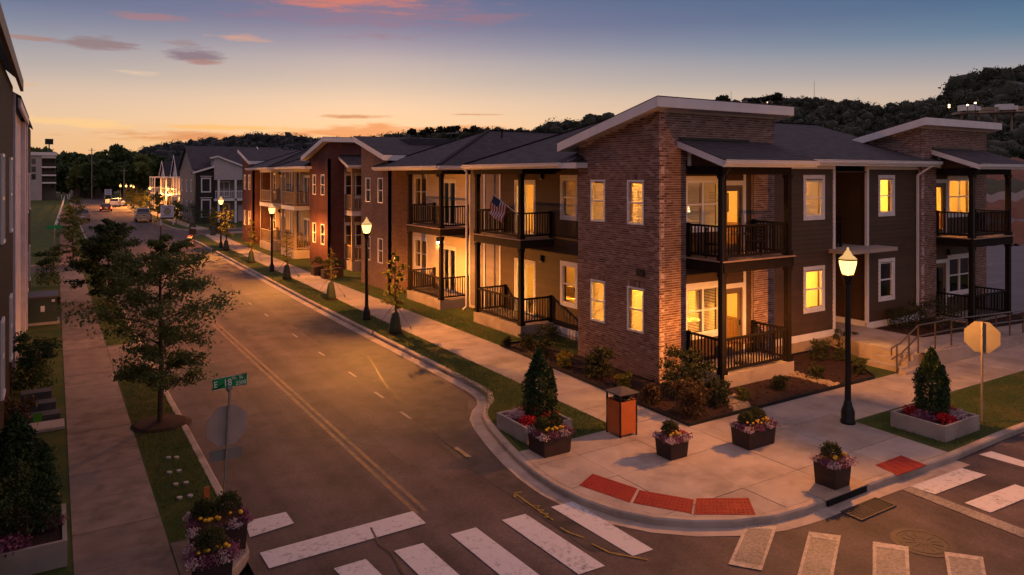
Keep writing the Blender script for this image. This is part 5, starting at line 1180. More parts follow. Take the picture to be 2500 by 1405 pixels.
# clipped boxwoods and planters by the red building and along the alley
def ball_pot(px, py, label, tall=False):
    x, y = gz(px, py); t = thing('boxwood_pot', label, 'planter', (x, y, 0)); r = .38
    B(x-.33, x+.33, y-.33, y+.33, 0, .55).build('box', MATS['planter_brown'], t)
    leaves('boxwood', blob(x, y, .72, r, .46, 900, .7), .06, MATS['leaf_boxwood'], t, 1.6)
    if tall: leaves('boxwood_top', blob(x, y, 1.25, .3, .35, 600, .7), .06, MATS['leaf_boxwood'], t, 1.6)
for px, py, lab in ((775, 672, 'clipped boxwood in a box, left of the pair by the red tower'), (800, 680, 'clipped boxwood in a box, nearest by the red tower'), (822, 676, 'clipped boxwood in a box beside the dark gap between the buildings'), (470, 572, 'clipped boxwood pot behind the orange barrel'), (520, 562, 'boxwood pot at the alley, leftmost of three'), (530, 568, 'boxwood pot at the alley, middle of three'), (541, 571, 'boxwood pot at the alley, rightmost of three')): ball_pot(px, py, lab)
for px, py, w, lab in ((735, 626, 46, 'dark shrub at the red porch corner'), (460, 545, 60, 'low hedge along the pale townhouse side'), (500, 552, 50, 'shrub under the dark townhouse window'), (540, 556, 46, 'shrub before the white townhouse porch'), (425, 520, 40, 'shrub between the board sign and the townhouse')): shrub(px, py, w, leafB, lab, leaf=.16, n=900)
for px, py, w, lab, hh in ((118, 700, 58, 'tall dark bush squeezed between left house and walkway', 1.5), (78, 955, 95, 'big dark conical bush beside the stone steps', 1.2), (135, 745, 22, 'low flowering plant at the walkway edge', .6), (40, 1035, 70, 'brown grassy clump by the left house', .7)):
    shrub(px, py, w, leafB if hh > 1 else MATS['leaf_rusty'], lab, leaf=.09, hgt=hh, n=4200 if hh > 1 else 700)
# ------------------------------------------------------------ houses on the left
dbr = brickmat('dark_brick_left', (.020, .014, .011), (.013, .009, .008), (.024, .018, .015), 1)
wbr = brickmat('white_painted_brick', (.66, .60, .64), (.60, .55, .58), (.42, .37, .40), 1)
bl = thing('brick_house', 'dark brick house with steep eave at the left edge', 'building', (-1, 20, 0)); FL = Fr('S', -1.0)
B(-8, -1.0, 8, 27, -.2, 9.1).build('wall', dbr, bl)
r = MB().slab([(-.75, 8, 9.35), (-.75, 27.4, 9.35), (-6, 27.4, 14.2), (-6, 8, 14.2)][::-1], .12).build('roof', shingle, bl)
B(-.82, -.74, 8, 27.35, 9.0, 9.34).build('fascia', mat('dark_fascia', (.12, .09, .08)), r)
def east_window(bld, x, y0, y1, z0, z1, fr=white):
    w = MB().box(x, x+.05, y0, y0+.07, z0, z1).box(x, x+.05, y1-.07, y1, z0, z1).box(x, x+.05, y0+.07, y1-.07, z1-.07, z1).box(x, x+.07, y0+.07, y1-.07, z0, z0+.07).box(x, x+.04, y0+.07, y1-.07, (z0+z1)/2-.03, (z0+z1)/2+.03).build('window', fr, bld)
    B(x+.005, x+.012, y0+.07, y1-.07, z0+.07, z1-.07).build('pane', mat('dark_pane', (.02, .02, .022), (.015, .015, .018), 2., .08, spec=.6), w)
for y in (20.5, 24.6):
    for z0, z1 in ((1.2, 3.0), (4.8, 6.9)): east_window(bl, -.999, y, y+.9, z0, z1)
B(-1.0, -.93, 26.85, 27.0, -.1, 8.9).build('corner_board', mat('mauve_trim', (.60, .54, .58)), bl)
bl2 = thing('painted_house', 'white painted brick house front with pale corner boards, left side', 'building', (-1, 32, 0))
B(-8, -1.05, 27.3, 36.6, -.2, 8.6).build('wall', wbr, bl2); m = B(-1.05, -.9, 35.4, 36.6, -.1, 8.55); m.box(-.9, -.84, 36.2, 36.6, -.1, 8.55); m.build('corner_board', mat('mauve_trim', (.60, .54, .58)), bl2)
m = MB(); m.slab([(-.80, 27.2, 8.85), (-.80, 36.9, 8.85), (-7, 36.9, 12.5), (-7, 27.2, 12.5)][::-1], .1); m.build('roof', shingle, bl2); B(-.87, -.80, 27.2, 36.9, 8.5, 8.84).build('fascia', MATS['mauve_trim'], bl2)
B(-1.05, -.2, 30.0, 31.0, .0, .25).build('stoop', concrete, bl2)
bl3 = thing('brick_house', 'narrow dark brick house end behind the white painted house', 'building', (-1, 42, 0))
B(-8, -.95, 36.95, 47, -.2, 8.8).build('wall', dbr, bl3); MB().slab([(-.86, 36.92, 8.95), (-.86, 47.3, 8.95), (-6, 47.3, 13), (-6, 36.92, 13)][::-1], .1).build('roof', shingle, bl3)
for y in (39, 43):
    for z0, z1 in ((1.2, 2.9), (4.7, 6.5)): east_window(bl3, -.949, y, y+.9, z0, z1)
# ------------------------------------------------------------ townhouses beyond the alley
darkbb = mat('dark_board_batten', (.022, .019, .020), (.016, .014, .015), 3., .6); palebb = mat('pale_board_batten', (.46, .43, .44), (.41, .38, .39), 3., .6); greysid = mat('mauve_gray_siding', (.22, .185, .18), (.18, .155, .15), 3., .7)
th = thing('townhouse', 'dark townhouse with white shed gable and two-level white porch past the alley', 'building', (16.3, 107, 0)); Yt = 104.5; Xt = 16.05
B(Xt, Xt+13, Yt, Yt+13, -.2, 7.35).build('wall', greysid, th)
m = MB(); m.add([(Xt, Yt, 7.35), (Xt, Yt+13, 7.35), (Xt, Yt+6.5, 10.4), (Xt+.2, Yt, 7.35), (Xt+.2, Yt+13, 7.35), (Xt+.2, Yt+6.5, 10.4)], [(0, 2, 1), (3, 4, 5)]); m.build('gable_wall', greysid, th)
m = MB(); m.slab([(Xt-.3, Yt-.3, 7.2), (Xt+13, Yt-.3, 7.2), (Xt+13, Yt+6.5, 10.5), (Xt-.3, Yt+6.5, 10.5)], .15); m.slab([(Xt-.3, Yt+6.5, 10.5), (Xt+13, Yt+6.5, 10.5), (Xt+13, Yt+13.3, 7.2), (Xt-.3, Yt+13.3, 7.2)], .15)
r = m.build('roof', shingle, th); MB().bar((Xt+9.5, Yt-.4, 7.25), (Xt+9.5, Yt+6.5, 10.56), .12, .05).build('party_wall_cap', white, r)
B(Xt-.05, Xt+2.4, Yt-1.2, Yt, 0, 6.9).build('bay_wall', darkbb, th); MB().slab([(Xt-.4, Yt-1.5, 6.75), (Xt+2.6, Yt-1.5, 7.75), (Xt+2.6, Yt+.2, 7.75), (Xt-.4, Yt+.2, 6.75)], .2).build('bay_roof', shingle, th); MB().bar((Xt-.45, Yt-1.55, 6.68), (Xt+2.5, Yt-1.55, 7.62), .06, .22).build('fascia', white, th)
FT = Fr('C', Yt-1.2)
for z0, z1 in ((.9, 3.1), (4.2, 5.95)):
    w = window(th, FT, Xt+.7, Xt+1.75, z0, z1, casing=.09); FT.box(MB(), Xt+.5, Xt+1.95, z1+.25, z1+.33, 0, .08).build('head_cap', white, w)
P5 = [(Xt+2.2, 5.75), (Xt+7.2, 5.75), (Xt+7.2, 7.0), (Xt+2.6, 8.75), (Xt+2.2, 8.7)]
m = MB(); m.add([(x, Yt-1.6, z) for x, z in P5]+[(x, Yt+1, z) for x, z in P5], [tuple(range(5)), tuple(range(5, 10))[::-1]]+[(i, 5+i, 5+(i+1) % 5, (i+1) % 5) for i in range(5)]); sg_ = m.build('shed_gable', palebb, th)
for k in range(16): xx = Xt+2.35+k*.3; B(xx, xx+.05, Yt-1.63, Yt-1.601, 5.76, min(8.6, 8.75-(xx-Xt-2.6)*.38)-.08).build('batten', palebb, sg_)
MB().slab([(Xt+1.6, Yt-1.9, 8.7), (Xt+2.6, Yt-1.9, 8.95), (Xt+2.6, Yt+1.5, 8.95), (Xt+1.6, Yt+1.5, 8.7)], .12).build('gable_roof', shingle, th); MB().slab([(Xt+2.6, Yt-1.9, 8.95), (Xt+7.5, Yt-1.9, 7.05), (Xt+7.5, Yt+1.5, 7.05), (Xt+2.6, Yt+1.5, 8.95)], .12).build('gable_roof', shingle, th)
MB().bar((Xt+2.6, Yt-1.93, 8.86), (Xt+7.5, Yt-1.93, 6.96), .05, .2).build('fascia', white, th); MB().bar((Xt+1.6, Yt-1.93, 8.62), (Xt+2.6, Yt-1.93, 8.87), .05, .2).build('fascia', white, th)
for x in (Xt+2.75, Xt+4.9, Xt+7.1): B(x-.12, x+.12, Yt-1.6, Yt-1.36, 0, 5.75).build('porch_post', white, th)
B(Xt+2.2, Xt+7.2, Yt-1.6, Yt, 2.95, 3.25).build('balcony', white, th); m = B(Xt+2.3, Xt+7.1, Yt-1.55, Yt-1.48, 4.2, 4.3)
for k in range(22): m.box(Xt+2.35+k*.22, Xt+2.4+k*.22, Yt-1.54, Yt-1.5, 3.26, 4.2)
m.build('porch_railing', white, th); B(Xt+5.5, Xt+6.5, Yt-.06, Yt-.01, .1, 2.3).build('front_door', palebb, th)
for z0, z1 in ((3.5, 5.5), (.6, 2.5)): window(th, Fr('C', Yt-.01), Xt+3.0, Xt+4.4, z0, z1, casing=.08, cols=2)
for y in (Yt+2, Yt+6, Yt+10.5):
    for z0, z1 in ((.9, 2.8), (4.2, 5.7)): window(th, Fr('S', Xt-.01), y, y+.8, z0, z1, casing=.08)
def townhouse(x, y0, L, label, roofz):
    t = thing('townhouse', label, 'building', (x, y0, 0), 'pale townhouses far along the street'); sd = greysid
    B(x, x+10, y0, y0+L, -.2, 6.2).build('wall', palebb if roofz > 9 else sd, t)
    yc = y0+L/2; m = MB(); m.slab([(x-.3, y0-.2, 6.1), (x+10, y0-.2, 6.1), (x+10, yc, roofz), (x-.3, yc, roofz)], .15); m.slab([(x-.3, yc, roofz), (x+10, yc, roofz), (x+10, y0+L+.2, 6.1), (x-.3, y0+L+.2, 6.1)], .15)
    r = m.build('roof', mat('navy_shingle', (.026, .026, .036), (.018, .018, .026), 9., .9), t)
    MB().add([(x-.01, y0, 6.2), (x-.01, y0+L, 6.2), (x-.01, yc, roofz-.1)], [(0, 2, 1)]).build('gable', palebb, t)
    MB().bar((x-.32, y0-.2, 6.1), (x-.32, yc, roofz), .05, .25).build('fascia', white, r); MB().bar((x-.32, yc, roofz), (x-.32, y0+L+.2, 6.1), .05, .25).build('fascia', white, r)
    pw_ = 2.0
    B(x-pw_, x, y0+.3, y0+L-.3, 2.9, 3.15).build('balcony', white, t); B(x-pw_, x, y0+.3, y0+L-.3, 5.9, 6.15).build('porch_roof', white, t); B(x-pw_, x, y0+.3, y0+L-.3, 0, .3).build('stoop', concrete, t)
    for yy in (y0+.45, yc, y0+L-.45): B(x-pw_, x-pw_+.18, yy-.09, yy+.09, .3, 5.9).build('porch_post', white, t)
    for zz in (3.15, .3):
        m = B(x-pw_+.05, x-pw_+.12, y0+.5, y0+L-.5, zz+.9, zz+1.0); m.box(x-pw_, x-.1, y0+.38, y0+.45, zz+.9, zz+1.0)
        for k in range(10): m.box(x-pw_+.1+k*.19, x-pw_+.14+k*.19, y0+.4, y0+.43, zz, zz+.9)
        m.build('porch_railing', white, t)
    for z0, z1 in ((.5, 2.5), (3.4, 5.4)): window(t, Fr('C', y0-.0), x+1.2, x+2.3, z0, z1, casing=.09); window(t, Fr('S', x-.0), y0+1.2, y0+2.4, z0, z1, casing=.09)
townhouse(18.8, 125.5, 7.5, 'pale townhouse with porches, nearest of the far row', 9.2); townhouse(18.4, 136, 8.0, 'pale townhouse with a tall gable, second of the far row', 9.8); townhouse(17.9, 148, 8.0, 'pale townhouse with a pointed gable, last of the far row', 9.0)
# ------------------------------------------------------------ vehicles
def car(label, x, y, rz, body, kind='sedan', lights=False, name=None):
    t = thing(name or ('pickup_truck' if kind == 'pickup' else 'car'), label, 'car' if kind != 'pickup' else 'truck', (x, y, ROAD), rz=rz)
    if kind == 'sedan': L, Wd, prof, cab = 4.7, 1.84, [(-2.35, .45), (-2.3, .85), (-1.5, .95), (-.9, 1.0), (1.0, .95), (2.2, .8), (2.35, .5), (2.3, .28), (-2.3, .28)], [(-1.75, .95), (-1.0, 1.40), (.35, 1.44), (1.15, .95)]
    elif kind == 'suv': L, Wd, prof, cab = 4.7, 1.9, [(-2.35, .5), (-2.33, 1.0), (-2.2, 1.08), (1.0, 1.05), (2.2, .92), (2.35, .55), (2.3, .3), (-2.3, .3)], [(-2.25, 1.06), (-1.95, 1.68), (.25, 1.72), (1.05, 1.05)]
    else: L, Wd, prof, cab = 5.8, 2.0, [(-2.9, .6), (-2.9, 1.18), (-.6, 1.2), (1.4, 1.18), (2.75, 1.1), (2.9, .7), (2.8, .42), (-2.85, .42)], [(-.75, 1.18), (-.55, 1.86), (.75, 1.88), (1.5, 1.17)]
    def ext(P, w0, w1, yoff=0):   # P is (length, height); local Y = forward
        m = MB(); n = len(P); zs = [p[1] for p in P]; lo, hi = min(zs), max(zs)
        for s in (-1, 1):
            for a, z in P: ww = (w0+(w1-w0)*(z-lo)/max(.01, hi-lo))/2; m.v.append((s*ww, a, z))
        m.f += [tuple(range(n))[::-1], tuple(range(n, 2*n))]+[(i, (i+1) % n, n+(i+1) % n, n+i) for i in range(n)]; return m
    bm = ext(prof, Wd, Wd*.94).build('body', body, t, local=True)
    bv = bm.modifiers.new('bevel', 'BEVEL'); bv.width = .06; bv.segments = 2
    cb = ext(cab, Wd*.9, Wd*.74).build('cabin', body, t, local=True); bv = cb.modifiers.new('bevel', 'BEVEL'); bv.width = .05; bv.segments = 2
    gl = mat('car_glass', (.012, .012, .014), (.01, .01, .012), 2., .06, spec=.7)
    w0, w1 = Wd*.9, Wd*.74; z0, z1 = cab[0][1], cab[1][1]
    def q(a, z, s, o=0.012): ww = (w0+(w1-w0)*(z-z0)/(cab[2][1]-z0))/2+o; return (s*ww, a, z)
    for s in (-1, 1):
        P = [(cab[0][0]+.3, z0+.06), (cab[1][0]+.12, z1-.1), (cab[2][0]-.05, z1-.1), (cab[3][0]-.25, z0+.06)]
        m = MB(); m.add([q(a, z, s) for a, z in P], [(0, 1, 2, 3)]); m.build('side_window', gl, t, local=True)
    a0, b0, a1, b1 = *cab[0], *cab[1]
    def ends(a0, b0, a1, b1, d_, nm):
        f0, f1 = .16, .9; pa, pb = (a0+(a1-a0)*f0+d_, b0+(b1-b0)*f0), (a0+(a1-a0)*f1+d_, b0+(b1-b0)*f1)
        k = lambda z: (w0+(w1-w0)*(z-z0)/(cab[2][1]-z0))/2-.08
        MB().add([(-k(pa[1]), *pa), (k(pa[1]), *pa), (k(pb[1]), *pb), (-k(pb[1]), *pb)], [(0, 1, 2, 3)]).build(nm, gl, t, local=True)
    ends(*cab[0], *cab[1], -.014, 'rear_window'); ends(*cab[3], *cab[2], .014, 'windscreen')
    tyre = mat('tyre', (.012, .012, .012), (.009, .009, .009), 9., .8)
    for s in (-1, 1):
        for a in (-L*.3, L*.32):
            r_ = .36 if kind == 'pickup' else .33; m = MB(); m.tube([(s*(Wd/2-.2), a, r_), (s*(Wd/2+.005), a, r_)], r_, 16); w = m.build('wheel', tyre, t, local=True)
            MB().tube([(s*(Wd/2-.1), a, r_), (s*(Wd/2+.014), a, r_)], r_*.6, 12).build('rim', steel, w, local=True)
        tl = emit('tail_light_on', (1., .06, .02), 14.) if lights else mat('tail_light', (.16, .012, .010), (.12, .01, .008), 3., .3)
        zz = prof[1][1]; MB().box(s*Wd*.47-(.1 if s > 0 else 0)-.12*(s < 0)*0, s*Wd*.47+(.1 if s < 0 else 0), -L/2-.035, -L/2+.1, zz-.28, zz-.1).build('tail_light', tl, t, local=True)
        MB().box(s*Wd*.38-.14, s*Wd*.38+.14, L/2-.16, L/2-.03, .62, .76).build('headlight', mat('headlight', (.5, .5, .5), (.45, .45, .45), 3., .2), t, local=True)
        MB().box(s*(Wd/2+.02)-.07, s*(Wd/2+.02)+.07, cab[3][0]-.35, cab[3][0]-.22, z0+.02, z0+.17).build('mirror', body, t, local=True)
    MB().box(-Wd*.46, Wd*.46, -L/2-.06, -L/2+.1, .36, .54).build('rear_bumper', steel if kind == 'pickup' else body, t, local=True)
    MB().box(-.26, .26, -L/2-.07, -L/2-.06, .6 if kind != 'pickup' else .42, .72 if kind != 'pickup' else .54).build('number_plate', white, t, local=True)
    if kind == 'pickup': MB().box(-Wd*.43, Wd*.43, -2.7, -.85, .8, 1.205).build('bed_liner', tyre, t, local=True); MB().box(-.16, .16, -2.915, -2.905, .9, .98).build('badge', gl, t, local=True)
    return t
silver = mat('silver_paint', (.30, .29, .30), (.27, .26, .27), 1., .3, metal=.6); maroon = mat('maroon_paint', (.05, .02, .02), (.045, .018, .018), 1., .3); wpaint = mat('white_car_paint', (.62, .61, .62), (.58, .57, .58), 1., .3); tanp = mat('beige_car_paint', (.28, .23, .21), (.25, .21, .19), 1., .35, metal=.4)
x, y = gz(354, 543, ROAD); car('silver pickup truck parked at the right kerb, seen from behind', x, y+2.5, -.05, silver, 'pickup')
x, y = gz(260, 517, ROAD); car('dark red car braking with its tail lights lit', x, y+2, -.03, maroon, 'sedan', True)
x, y = gz(200, 541, ROAD); car('beige car parked at the left kerb behind the dark tree', x, y+2, .03, tanp, 'suv')
x, y = gz(289, 505, ROAD); t = car('white van with its rear doors swung open at the far right kerb', x, y+2, -.35, wpaint, 'suv', name='van')
for s, a in ((-1, .9), (1, .5)): MB().bar((s*.9, -2.3, 1.0), (s*(.9+.5), -2.3-a, 1.0), .05, 1.2).build('open_door', wpaint, t, local=True)
x, y = gz(164, 470, ROAD); car('pale car at the far left kerb near the hilltop', x, y, .0, wpaint, 'sedan')
x, y = gz(105, 474); car('silver car in the far left parking lot', x, y, 1.4, silver, 'sedan')
x, y = gz(112, 484); car('dark car in the far left parking lot, nearer one', x, y, 1.4, maroon, 'sedan')
# ------------------------------------------------------------ things on the balconies
def bistro(x, y, z, label):
    t = thing('bistro_table', label, 'table', (x, y, z)); MB().lathe([(.38, .70), (.39, .715), (.38, .73)], x, y, z, 20).build('table_top', mat('wood_top', (.16, .075, .035), (.12, .055, .028), 6., .4), t); MB().tube([(x, y, z), (x, y, z+.7)], .03, 8).build('leg', metal_blk, t); MB().lathe([(.22, 0), (.2, .03), (.04, .05)], x, y, z, 14).build('foot', metal_blk, t)
def patio_chair(x, y, z, rz, label):
    t = thing('patio_chair', label, 'chair', (x, y, z), rz=rz); MB().box(-.25, .25, -.25, .25, .40, .44).build('seat', dark, t, local=True)
    for a in (-.23, .23):
        for b in (-.23, .23): MB().box(a-.02, a+.02, b-.02, b+.02, 0, .4 if b < 0 else .95).build('leg', dark, t, local=True)
    for k in range(4): MB().box(-.23, .23, .215, .24, .55+k*.1, .6+k*.1).build('back_slat', dark, t, local=True)
bistro(18.5, 15.75, .43, 'round bistro table on the lower corner porch'); bistro(18.5, 15.8, 3.83, 'round table on the upper corner balcony')
patio_chair(17.5, 15.9, 3.83, .6, 'dark patio chair on the left of the upper corner balcony'); patio_chair(19.3, 15.8, 3.83, -1.2, 'dark patio chair right of the table on the upper corner balcony')
# flag on the near street balcony
fx, fy, fz = 15.62, 24.3, 4.82; t = thing('flag', 'striped flag with blue corner hanging from a pole on the near upper balcony', 'flag', (fx, fy, fz))
tip = (15.0, 25.2, 5.62); MB().tube([(fx, fy, fz), tip], .013, 6).build('pole', white, t)
fm = [mat('flag_red', (.33, .03, .04), (.27, .025, .033)), mat('flag_white', (.6, .55, .55)), mat('flag_blue', (.02, .025, .07))]
pa, pb = Vector(tip), Vector((fx, fy, fz)).lerp(Vector(tip), .45); dn = Vector((-.10, .34, -1)).normalized(); Lf = .78
def fp(i, j): # i along hoist 0..13, j along fly 0..10
    a = pa.lerp(pb, i/13); s_ = j/10*Lf; w = .05*math.sin(j*.9+i*.35)*(.3+j/10); return tuple(a+dn*s_+Vector((w, w*.5, 0))+Vector((0, -.02*i/13, .0)))
for i in range(13):
    for nm, j0, j1, mm in ((('canton', 0, 4, fm[2]), ('stripe', 4, 10, fm[i % 2])) if i < 7 else (('stripe', 0, 10, fm[i % 2]),)):
        m = MB()
        for j in range(j0, j1): m.add([fp(i, j), fp(i+1, j), fp(i+1, j+1), fp(i, j+1)], [(0, 1, 2, 3)])
        m.build(nm, mm, t)
# ------------------------------------------------------------ poles
def pole(px, py_base, py_top, dist, label, arm=None):
    b = at_depth(px, py_base, dist); h_ = (py_base-py_top)/F_PX*dist; t = thing('utility_pole', label, 'pole', (b[0], b[1], 0)); MB().tube([(b[0], b[1], -1), (b[0], b[1], b[2]+h_)], .17, 8, .11).build('shaft', mat('weathered_pole', (.26, .21, .17), (.2, .165, .135), 5., .9), t)
    MB().bar((b[0]-.9, b[1], b[2]+h_-.6), (b[0]+.9, b[1], b[2]+h_-.6), .1).build('crossarm', MATS['weathered_pole'], t)
    return b, h_
pole(224, 478, 362, 200, 'tall pale utility pole at the end of the street'); pole(172, 462, 412, 230, 'short utility pole before the little far house'); pole(303, 470, 412, 190, 'leaning utility pole left of the far townhouses')
b = at_depth(120, 470, 330); t = thing('antenna_mast', 'thin mast with a dark panel head above the far left trees', 'mast', (b[0], b[1], 0)); zt_ = at_depth(120, 345, 330)[2]; MB().tube([(b[0], b[1], 0), (b[0], b[1], zt_)], .35, 6, .25).build('shaft', steel, t); B(b[0]-1.6, b[0]+1.6, b[1]-1, b[1]+1, zt_-1.5, zt_+1).build('panel_head', metal_blk, t)
for px, yb, yt, dist, lab in ((1785, 262, 222, 700, 'thin radio mast on the ridge behind the roof'), (1988, 240, 197, 700, 'tall lattice radio mast on the wooded ridge')):
    a, c = at_depth(px, yb, dist), at_depth(px, yt, dist); t = thing('radio_mast', lab, 'mast', (a[0], a[1], a[2]-20)); MB().tube([(a[0], a[1], a[2]-20), c], .28, 5, .12).build('shaft', steel, t)
    m = MB()
    for k in range(6): zz = a[2]+(c[2]-a[2])*k/6; m.bar((a[0]-.8, a[1], zz), (a[0]+.8, a[1], zz), .18)
    m.build('crossbars', steel, t)

# ------------------------------------------------------------ inside the lit flats
cab = mat('kitchen_wood', (.26, .13, .055), (.2, .1, .042), 5., .5); stonetop = mat('counter_top', (.66, .6, .5), (.6, .54, .45), 4., .3)
t = thing('kitchen_island', 'wooden kitchen island with pale top behind the lower porch door', 'counter', (18.75, 18.6, .45)); B(18.4, 19.1, 17.9, 19.4, .46, 1.33).build('cabinet', cab, t); B(18.35, 19.15, 17.85, 19.45, 1.335, 1.38).build('worktop', stonetop, t)
t = thing('kitchen_cabinet', 'wooden kitchen cabinet behind the upper balcony door', 'cabinet', (19.0, 18.6, 3.86)); B(18.7, 19.4, 18.2, 19.2, 3.87, 4.75).build('cabinet', cab, t); B(18.65, 19.45, 18.15, 19.25, 4.755, 4.8).build('worktop', stonetop, t); B(19.5, 20.0, 19.6, 20.2, 5.3, 6.2).build('wall_cupboard', cab, t)
t = thing('table_lamp', 'small lit table lamp on the upper kitchen cabinet', 'lamp', (18.9, 18.5, 4.8)); MB().tube([(18.9, 18.5, 4.8), (18.9, 18.5, 5.1)], .03, 8).build('stem', white, t); MB().lathe([(.16, 5.1), (.11, 5.32)], 18.9, 18.5, 0, 16).build('shade', emit('lamp_shade', (1., .72, .35), 6.), t)
t = thing('sofa', 'pale sofa inside the lower flat behind the sliding door', 'sofa', (19.2, 26.2, .46)); sof = mat('sofa_fabric', (.5, .38, .24), (.42, .32, .2), 4., .9); B(18.6, 19.8, 25.2, 27.2, .5, .9).build('seat', sof, t); B(19.8, 20.1, 25.2, 27.2, .5, 1.35).build('back', sof, t); B(18.6, 19.8, 24.95, 25.2, .5, 1.1).build('arm', sof, t); B(18.6, 19.8, 27.2, 27.45, .5, 1.1).build('arm', sof, t)
t = thing('house_plant', 'house plant behind the lower lit window of the brown wall', 'plant', (17.75, 23.1, .46)); MB().lathe([(.12, .46), (.16, .8), (.15, .82)], 17.75, 23.1, 0, 12).build('pot', white, t); m = MB()
for k in range(9): a = k*.7; m.tube([(17.75, 23.1, .8), (17.75+.1*math.cos(a), 23.1+.1*math.sin(a), 1.3), (17.75+.25*math.cos(a), 23.1+.25*math.sin(a), 1.9+.1*(k % 3))], .008, 4)
m.build('stems', leafB, t)
t = thing('desk_chair', 'dark chair silhouette inside the lower lit wing window', 'chair', (23.4, 17.8, .5)); B(23.2, 23.6, 17.6, 18.0, .95, 1.0).build('seat', dark, t); B(23.2, 23.6, 17.98, 18.03, 1.0, 1.9).build('back', dark, t)
for x in (23.22, 23.56):
    for y in (17.62, 17.96): B(x, x+.03, y, y+.03, .5, .95).build('leg', dark, t)
# ------------------------------------------------------------ land behind the right wing
dirt = mat('red_dirt', (.20, .075, .035), (.12, .05, .026), .5, .95, .5, 3, detail=8)
lotm = mat('parking_asphalt', (.13, .115, .12), (.10, .09, .095), .6, .8, .2, 60)
struct(sheet('parking_lot', [(37, 15.5), (120, 15.5), (95, 47), (60, 44), (37, 34)], -.003, lotm))
for k in range(3):
    x = 44+k*9.; B(x, x+4.6, 21.5+k*4.5, 21.6+k*4.5, .0, .003).build('bay_line', pold, bpy.data.objects['parking_lot'])
def bank(name, rows, m):
    """terrain strip from photo rows: each row = (v, distance) sampled over a range of u"""
    us = np.linspace(2300, 2760, 24); V = []; Fq = []
    for v, dist in rows:
        for u in us:
            p = at_depth(u, v+3*math.sin(u*.03+v), dist); V.append((p[0], p[1], p[2]+.3*math.sin(u*.11+v*.7)))
    k = len(us)
    for i in range(len(rows)-1):
        for j in range(k-1): Fq.append((i*k+j, i*k+j+1, (i+1)*k+j+1, (i+1)*k+j))
    return struct(npmesh(name, np.array(V), np.array(Fq), m, None, True))
bank('dirt_bank', [(600, 66), (590, 70), (545, 74)], dirt); bank('upper_road', [(545, 74), (531, 86)], lotm); bank('dirt_bank', [(531, 86), (500, 92), (488, 96)], dirt)
bank('terrace', [(488, 96), (470, 105)], mat('pale_gravel', (.22, .16, .13))); bank('grass_bank', [(470, 105), (452, 112), (440, 120)], mat('rough_grass', (.07, .062, .025), (.035, .035, .014), 1., .95)); bank('dirt_bank', [(440, 120), (415, 130), (395, 150), (385, 190)], dirt)
# ------------------------------------------------------------ hills and woods
woodland_m = leafmat('woodland_leaf', (.034, .042, .018), (.012, .016, .008), .1); woodblue = leafmat('hazed_woodland_leaf', (.020, .027, .026), (.011, .016, .018), .1)  # far ridge leaves tinted bluish, distance haze put into the colour
hillm = mat('hill_soil', (.022, .024, .012), (.012, .014, .008), .05, .95); hillb = mat('hazed_hill_soil', (.018, .022, .024), (.012, .015, .017), .05, .95)  # far ridge soil carries the same haze tint in its colour
ico_v = None
def ico(sub=2):
    bm = bmesh.new(); bmesh.ops.create_icosphere(bm, subdivisions=sub, radius=1); V = np.array([v.co[:] for v in bm.verts]); Fq = np.array([[v.index for v in f.verts] for f in bm.faces]); bm.free(); return V, Fq
IV, IF = ico(2)
def hill(name, crest, dist, foot_v, foot_dist, nrow, soil, wood, n, rad, label, seed=3, near_bias=1.):
    """wooded slope: crest traced along the skyline, foot nearer the viewer"""
    r = np.random.default_rng(seed); us = np.linspace(crest[0][0], crest[-1][0], 70); cv_ = np.interp(us, [c[0] for c in crest], [c[1] for c in crest]); V = []; Fq = []
    def pt(u, cvv, f):      # f 0 = crest, 1 = foot
        d_ = dist+(foot_dist-dist)*f; a = at_depth(u, cvv, dist); b = at_depth(u, foot_v, foot_dist); s_ = f**.85
        return np.array([a[0]+(b[0]-a[0])*f, a[1]+(b[1]-a[1])*f, a[2]+(b[2]-a[2])*s_])
    fs = np.concatenate([[-.5], np.linspace(0, 1, nrow)])
    for f in fs:
        for u, c in zip(us, cv_):
            p = pt(u, c, max(f, 0))
            if f < 0: p = pt(u, c, 0); q = p/np.linalg.norm(p[:2]); p = p+np.array([q[0]*dist*.5, q[1]*dist*.5, -p[2]*.6])
            V.append(p-np.array([0, 0, rad*.9]))
    k = len(us)
    for i in range(len(fs)-1):
        for j in range(k-1): Fq.append((i*k+j, i*k+j+1, (i+1)*k+j+1, (i+1)*k+j))
    struct(npmesh(name, np.array(V), np.array(Fq), soil, None, True))
    A = []; FF = []; LV = []
    for i in range(n):
        f = r.random()**1.5 if i > n*.22 else r.random()*.04; u = r.uniform(us[0], us[-1]); c = np.interp(u, us, cv_); p = pt(u, c, f); s_ = rad*float(np.clip(r.lognormal(-.42, .34), .3, 1.25))
        p = p+np.array([0, 0, -rad*.75+r.uniform(-.2, .25)*rad])
        bump = 1+.22*np.sin(IV@r.normal(0, 3.2, 3)+r.uniform(0, 6))+.16*np.sin(IV@r.normal(0, 6, 3))+.1*r.normal(size=len(IV))
        A.append(IV*bump[:, None]*s_*np.array([1, 1, r.uniform(.75, 1.25)])+p); FF.append(IF+i*len(IV))
        q = r.normal(size=(130, 3)); q /= np.linalg.norm(q, axis=1)[:, None]; q[:, 2] = np.abs(q[:, 2]); LV.append(p+q*s_*r.uniform(.85, 1.4, (130, 1)))
    o = npmesh('woodland', np.concatenate(A), np.concatenate(FF), wood, None, True); tag(o, label, 'woodland', kind='stuff')
    leaves('leaf_sprays', np.concatenate(LV), rad*.20, wood, o, 1.5)['kind'] = 'stuff'
